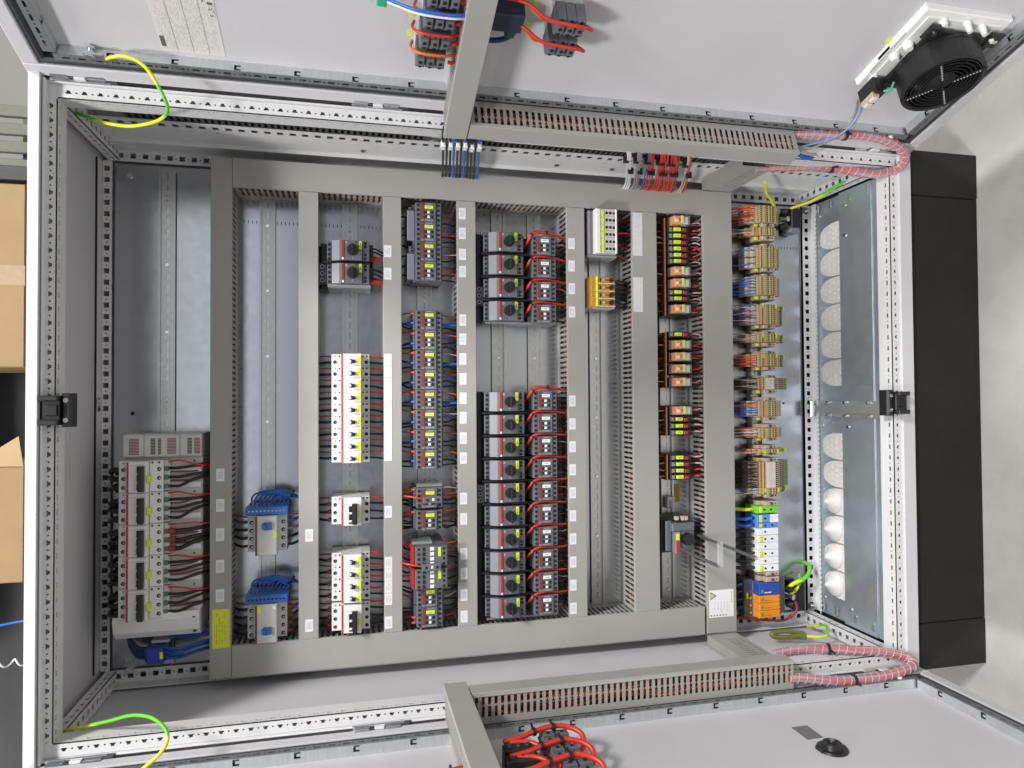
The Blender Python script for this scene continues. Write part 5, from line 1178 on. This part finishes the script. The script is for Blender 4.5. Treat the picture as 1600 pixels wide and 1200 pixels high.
# lower door
pos_b = [(884, 150), (886, 200), (892, 250)]
for i, (a, w_) in enumerate(pos_b):
    contacts(DB, a, w_, 'grey contact block on the lower door under red cables, ' + nm4[i], h=22, na=2)
    dcable('thick red cable over the lower door\'s contact block, ' + nm4[i], DB, [(790, w_ + 10, 26), (820, w_ + 6, 28), (850, w_ - 2, 32), (885, w_ - 8, 34), (910, w_ - 2, 32), (928, w_ + 14, 26), (926, w_ + 30, 12), (914, w_ + 34, 6)], 4.6, WR, GB)
    for q in (.0, 1.0):
        t = thing('cable_tie', 'black cable tie on the %s red cable of the lower door, %s' % (ORD[i], 'near the duct' if q == 0 else 'over the contacts'), 'cable tie', 846 + 34 * q, w_ - 4, 34, group='black cable ties', fr=DB)
        MB(DB).cone((844 + 36 * q, w_ - 1 - 5 * q, 31 + 2 * q), (849 + 36 * q, w_ - 2 - 5 * q, 31.5 + 2 * q), 7, 7, BLACK, 10).cone((846 + 36 * q, w_ - 8 - 5 * q, 34), (846 + 36 * q, w_ - 18 - 5 * q, 38), 2.4, 2.4, BLACK, 6).build('strap', t)
    if i < 2: dcable('red branch cable on the lower door beside the cable, ' + nm4[i], DB, [(800, w_ + 10, 24), (830, w_ + 20, 26), (850, w_ + 36, 24), (866, w_ + 46, 20)], 4.0, WR, GB)
for i, w_ in enumerate((150, 200)):
    t = thing('gland_disc', 'grey round plate on the lower door beside the contact block, ' + nm4[i], 'plate', 946, w_ + 4, -20, group='grey round plates on the lower door', fr=DB)
    MB(DB).cone((948, w_ + 14, -20), (948, w_ + 14, -17), 20, 19, LGREY, 22).build('plate', t)
for i, w_ in enumerate((178, 212)):
    t = thing('button_module', 'black button module at the lower door\'s cross duct, ' + ('first', 'second')[i], 'control module', 805, w_, -20, group='black button modules', fr=DB)
    f = MB(DB); f.box(786, 838, w_ - 12, w_ + 12, -20, 26, BLACK, 3); f.build('module_body', t)
    for k in range(3): MB(DB).cone((796 + 16 * k, w_, 25.6), (796 + 16 * k, w_, 29), 5, 4, GASKET, 10).build('screw', t)
dcable('red cable entering the lower door\'s cross duct from the left', DB, [(560, 236, -6), (620, 224, 6), (665, 214, 12), (700, 208, 16), (716, 206, 16)], 4.2, WR, GB)
for k in range(2, 3):
    t = thing('cable_tie', 'black cable tie on the lower door\'s left red cable', 'cable tie', 640 + 26 * k, 218 - 5 * k, 12, group='black cable ties', fr=DB)
    MB(DB).cone((640 + 26 * k, 219.5 - 5 * k, 8.5 + 2 * k), (645 + 26 * k, 218.5 - 5 * k, 9 + 2 * k), 6, 6, BLACK, 10).cone((642 + 26 * k, 214 - 5 * k, 12), (642 + 26 * k, 205 - 5 * k, 17), 2.4, 2.4, BLACK, 6).build('strap', t)
t = thing('rotary_handle', 'black rotary handle base on the lower door near the photo\'s lower edge', 'handle', 1373, 236, -20, fr=DB)
f = MB(DB); f.cone((1373, 236, -20), (1373, 236, -16), 27, 26, BLACK, 26); f.cone((1373, 236, -16), (1373, 236, -7), 18, 16, BLACK, 24); f.cone((1373, 236, -7), (1373, 236, -6), 9, 9, HOLE, 16); f.box(1346, 1362, 226, 244, -20, -12, BLACK, 2); f.build('handle_base', t)
MB(DB).cone((1373, 236, -6.2), (1373, 236, -2), 5, 5, SCREWM, 10).build('shaft', t)
t = thing('type_plate', 'small dark grey plate stuck on the lower door', 'plate', 1368, 172, -20, fr=DB); MB(DB).box(1353, 1386, 148, 195, -20, -19, pm('dark_label', (0.15, 0.145, 0.15), 0.4)).build('plate', t)
# upper door: printed sheet, earth lug, filter fan
t = thing('printed_sheet', 'white printed data sheet stuck on the upper door', 'sheet', 278, 110, -20, fr=DT); MB(DT).box(229, 329, 66, 190, -20, -19.4, PAPERB).build('paper', t)
f = MB(DT)
for k in range(1, 4): f.box(229 + 25 * k, 229.5 + 25 * k, 68, 188, -19.5, -19.1, GREYTXT)
f.box(231, 238, 76, 98, -19.5, -19.1, INK); f.box(318, 327, 148, 170, -19.5, -19.1, GREYTXT)
f.build('printed_lines', t, kind='stuff')
def stroke(mb, fr, pts, w_, z, mat):
    for p, q in zip(pts, pts[1:]):
        d = Vector((q[0] - p[0], q[1] - p[1])); L = d.length; d /= L; n = Vector((-d.y, d.x)) * w_ / 2
        mb.prism([(p[0] + n.x, p[1] + n.y), (q[0] + n.x, q[1] + n.y), (q[0] - n.x, q[1] - n.y), (p[0] - n.x, p[1] - n.y)], 'd', z, z + .3, mat)
g = MB(DT)   # conformity marks: C E and E A C read with the door upright
stroke(g, DT, [(312, 176), (312, 188)], 1.6, -19.2, INK); g.box(318, 326, 172, 176, -19.3, -18.9, INK)
for k, ch in enumerate('EAC'):
    b = 156 - 0 * k; a = 318 + 0 * k
    o = 168 - k * 7
    if ch == 'E': stroke(g, DT, [(318, o - 5), (318, o), (326, o), (326, o - 5)], 1.5, -19.1, PWHITE); stroke(g, DT, [(322, o), (322, o - 4)], 1.5, -19.1, PWHITE)
    if ch == 'A': stroke(g, DT, [(326, o), (318, o - 2.5), (326, o - 5)], 1.4, -19.1, PWHITE)
    if ch == 'C': stroke(g, DT, [(318, o - 5), (318, o), (326, o), (326, o - 5)], 1.4, -19.1, PWHITE)
g.build('conformity_mark', t, kind='stuff')
t = thing('earth_lug', 'zinc earth stud with ring lug on the upper door', 'earth stud', 118, 58, -20, fr=DT)
MB(DT).cone((118, 58, -20), (118, 58, -2), 4, 4, CHROME, 10).cone((118, 58, -4), (118, 58, 6), 8.5, 8, CHROME, 8).cone((118, 58, -16), (118, 58, -12), 8, 8, CHROME, 10).build('stud', t); MB(DT).box(110, 140, 52, 66, 0, 4, CHROME, 1).cone((118, 45, -18), (118, 45, -6), 5, 4, COPPER, 10).build('ring_lug', t)
t = thing('filter_fan', 'white filter housing with black axial fan mounted on the upper door', 'fan', 1600, 262, -20, fr=DT)
f = MB(DT); f.box(1509, 1692, 170, 352, -20, -6, PWHITE, 2); f.box(1522, 1680, 183, 339, -6, -4, WHITE, 2); f.build('filter_housing', t)
for x, y, r in ((1526, 196, 8), (1526, 250, 11), (1532, 278, 11), (1558, 332, 9), (1606, 336, 7), (1640, 334, 7), (1668, 322, 6)):
    MB(DT).cone((x, y, -5), (x, y, 8 if r > 8 else 16), r, r * .6, WHITE, 12).build('clip', t)
MB(DT).box(1509.2, 1513, 205, 300, -15, -5.6, LGREY).box(1509, 1512, 232, 262, -14, -5.2, PAPERB).build('type_strip', t)
FC = (1612, 254)
f = MB(DT); R_ = 78
ring = lambda r, n=40: [(FC[0] + r * math.cos(2 * math.pi * k / n), FC[1] + r * math.sin(2 * math.pi * k / n)) for k in range(n)]
def annulus(f, r0, r1, z0, z1, mat, n=40):
    A, B = ring(r0, n), ring(r1, n); P = [(*p, z) for L, z in ((A, z0), (B, z0), (B, z1), (A, z1)) for p in L]
    F = [(k * n + i, k * n + (i + 1) % n, ((k + 1) % 4) * n + (i + 1) % n, ((k + 1) % 4) * n + i) for k in range(4) for i in range(n)]
    f.add(P, F, mat)
annulus(f, 64, 71, 4, 56, BLACK); f.box(FC[0] - 70, FC[0] + 70, FC[1] - 70, FC[1] + 70, 2.2, 7, BLACK, 2); annulus(f, 64, 72, 7, 14, BLACK)
for sx in (-1, 1):
    for sy in (-1, 1):
        x, y = FC[0] + sx * 64, FC[1] + sy * 64; f.box(x - 15, x + 15, y - 15, y + 15, 3, 11, BLACK, 4)
f.build('fan_frame', t)
f = MB(DT); f.cone((*FC, 10), (*FC, 48), 24, 23, BLACK, 24); f.build('hub', t)
for k in range(7):
    th = 2 * math.pi * k / 7; f = MB(DT); P = []
    for r in (25, 42, 58):
        for dth, z in ((-.22, 16), (.22, 38)): P.append((FC[0] + r * math.cos(th + dth), FC[1] + r * math.sin(th + dth), z))
    P += [(x, y, z + 2) for x, y, z in P]
    f.add(P, [(0, 1, 3, 2), (2, 3, 5, 4), (6, 7, 9, 8), (8, 9, 11, 10), (0, 2, 8, 6), (2, 4, 10, 8), (1, 3, 9, 7), (3, 5, 11, 9), (4, 5, 11, 10), (0, 1, 7, 6)], pm('blade_black', (0.02, 0.02, 0.022), 0.35) if k == 0 else bpy.data.materials['blade_black'], True); f.build('fan_blade', t)
GUARD = pm('guard_black', (0.008, 0.008, 0.008), 0.7)
f = MB(DT)
for r in (19, 26, 33, 40, 47, 54, 61): annulus(f, r - .7, r + .7, 56, 57.2, GUARD, 36)
for k in range(4):
    th = math.pi / 4 + k * math.pi / 2; c_, s_ = math.cos(th), math.sin(th); q = MB(DT)
    f.prism([(FC[0] + 14 * c_ + 2 * s_, FC[1] + 14 * s_ - 2 * c_), (FC[0] + 69 * c_ + 2 * s_, FC[1] + 69 * s_ - 2 * c_), (FC[0] + 69 * c_ - 2 * s_, FC[1] + 69 * s_ + 2 * c_), (FC[0] + 14 * c_ - 2 * s_, FC[1] + 14 * s_ + 2 * c_)], 'd', 55, 58.5, GUARD)
f.build('guard_grille', t)
g = MB(DT)
for k in range(4):
    th = math.pi / 4 + k * math.pi / 2 + .02
    for r in range(19, 62, 5): g.box(FC[0] + r * math.cos(th) - 1, FC[0] + r * math.cos(th) + 1, FC[1] + r * math.sin(th) - 1, FC[1] + r * math.sin(th) + 1, 58.3, 59.2, LGREY)
g.build('grille_rivet', t, kind='stuff')
for sx, sy in ((-1, -1), (-1, 1), (1, 1)): MB(DT).cone((FC[0] + sx * 66, FC[1] + sy * 66, 9), (FC[0] + sx * 66, FC[1] + sy * 66, 13), 4.5, 4, CHROME, 10).build('screw', t)
f = MB(DT); f.box(1512, 1534, 164, 206, 6, 40, BLACK, 2); f.box(1508, 1522, 168, 200, 36, 46, BEIGE, 1); f.box(1509, 1521, 170, 182, 46, 50, PALE, 1); f.box(1509, 1521, 186, 198, 46, 50, PALE, 1); f.build('connector', t)
wire(t, [(1528, 206, 38), (1536, 214, 40), (1540, 222, 30)], 2.5, bpy.data.materials['plug_green'], 6, 4, DT)
MB(DT).box(1500, 1507, 262, 276, -20, -19.2, YTAG).build('tag', t)
cable('light blue fan cable running from the fan connector to the door duct', [(1518, 172, 30), (1530, 150, 10), (1560, 120, -6), (1580, 86, -12), (1565, 56, 6), (1530, 34, 16), (1480, 22, 26), (1455, 18, 30)], 1.7, pm('pale_blue_sheath', (0.22, 0.38, 0.62), 0.45), None, fr=DT, name='fan_cable')
cable('grey fan cable running beside the light blue one', [(1518, 164, 26), (1534, 140, 0), (1564, 104, -16), (1580, 70, -17), (1560, 44, 8), (1500, 24, 30), (1455, 22, 34)], 2.2, WG, None, fr=DT, name='fan_cable')
for i, m in enumerate((WBL, WBL, WDB, WW, WG)):
    cable('%s cable leaving the upper door duct towards the spiral hose' % ('royal blue upper', 'royal blue lower', 'dark blue', 'white', 'grey')[i], [(1440, 14 + 4 * i, 30 + rj(4)), (1464, 12 + 4 * i, 40 + rj(4)), (1490, 8 + 4 * i, 44 + rj(3)), (1512, 6 + 3.4 * i, 42)], 3, m, 'cables at the upper door duct end', fr=DT, name='control_cable')
# ------------------------------------------------------------------ beyond the cabinet's top: storage rack with cartons
CARD = pm('brown_cardboard', (0.29, 0.19, 0.088), 0.75, var=0.05, nscale=14, bump=0.1, bscale=300)
CARDL = pm('pale_cardboard', (0.38, 0.27, 0.14), 0.75, var=0.05, nscale=14)
t = thing('storage_rack', 'dark storage rack behind the cabinet carrying cardboard boxes', 'rack', FLOOR, 700, -1000)
RK = pm('rack_steel', (0.035, 0.038, 0.034), 0.5)
for b in (-60, 1000):
    for d in (-760, -1190): MB().box(-900, FLOOR, b, b + 40, d - 40, d, RK, 2).build('upright', t)
MB().box(-286, -246, -60, 1560, -1200, -800, RK, 2).build('shelf', t); MB().box(-920, -890, -60, 1560, -1200, -800, RK).build('shelf', t)
MB().box(-880, FLOOR - 2, 400, 2100, -1230, -1210, BLACK).build('dark_backdrop', t)  # black backdrop added to keep the background behind the boxes dark
def carton(label, b0, b1, a0, d0, d1, open_=False):
    t = thing('cardboard_box', label, 'box', -288, (b0 + b1) / 2, (d0 + d1) / 2, group='cardboard boxes on the rack')
    MB().box(a0, -287, b0, b1, d0, d1, CARD, 3).build('carton', t)
    if open_:
        f = MB(); f.prism([(b0, a0), (b1, a0), (b1 - 30, a0 - 90), (b0 + 30, a0 - 90)], 'b', 0, 1, CARDL) if False else f.add([(a0, b0, d1), (a0, b1, d1), (a0 + 120, b1 - 20, d1 + 90), (a0 + 120, b0 + 20, d1 + 90), (a0, b0, d1 - 4), (a0, b1, d1 - 4), (a0 + 120, b1 - 20, d1 + 86), (a0 + 120, b0 + 20, d1 + 86)], [(0, 1, 2, 3), (4, 5, 6, 7), (0, 1, 5, 4), (2, 3, 7, 6), (0, 3, 7, 4), (1, 2, 6, 5)], CARDL); f.build('flap', t)
        f = MB(); f.add([(-290, b0 - 2, d1), (-420, b0 - 2, d1 - 10), (-300, b0 - 80, d1 + 4), (-290, b0, d1 - 4), (-420, b0, d1 - 14), (-300, b0 - 78, d1)], [(0, 1, 2), (3, 4, 5), (0, 1, 4, 3), (1, 2, 5, 4), (0, 2, 5, 3)], CARDL); f.build('flap', t)
    else:
        MB().box(a0 + 40, -287.5, (b0 + b1) / 2 - 26, (b0 + b1) / 2 + 26, d1 - .4, d1 + .6, pm('packing_tape', (0.38, 0.28, 0.18), 0.25)).build('tape', t)
    return t
carton('closed brown cardboard box with clear tape behind the cabinet\'s top', 6, 484, -760, -1100, -700)
carton('open brown cardboard box with raised flap behind the cabinet\'s top', 742, 1040, -600, -1100, -705, True)
cable('thin blue cable hanging behind the cabinet\'s top', [(-500, 1180, -760), (-420, 1172, -760), (-340, 1158, -760), (-250, 1150, -760), (-100, 1146, -780)], 3.4, WBL, None)
P = [(-520 + k * 4, 1262 + 9 * math.sin(k * .62), -760 + 9 * math.cos(k * .62)) for k in range(110)]
cable('white spiral cord hanging behind the cabinet\'s top', P, 2.6, WW, None, sub=2, n=5, name='spiral_cord')
t = thing('slatted_guard', 'olive grey slatted guard standing behind the cabinet near the photo\'s upper left', 'guard', FLOOR, -260, -1500)
OL = pm('olive_paint', (0.12, 0.122, 0.095), 0.6)
for k in range(9): MB().box(-900, FLOOR, -520 + k * 62, -478 + k * 62, -1560 - k * 14, -1540 - k * 14, OL, 2).build('slat', t)
for a in (-700, 300, 1500): MB().box(a, a + 50, -540, 30, -1700, -1680, OL, 2).build('crossbar', t)
# small pieces that cannot be told apart at this size
for o in bpy.data.objects:
    if o.type == 'MESH' and o.parent and o.name.split('.')[0] in ('terminal_hole', 'terminal_screw', 'neutral_screw', 'front_marking', 'terminal_rib', 'plunger', 'screw_hole', 'contact_flag', 'terminal_clip', 'end_stop', 'rating_plate', 'slotted_wall', 'vent_grille', 'seam'):
        if o.name.split('.')[0] != 'slotted_wall': o['kind'] = 'stuff'
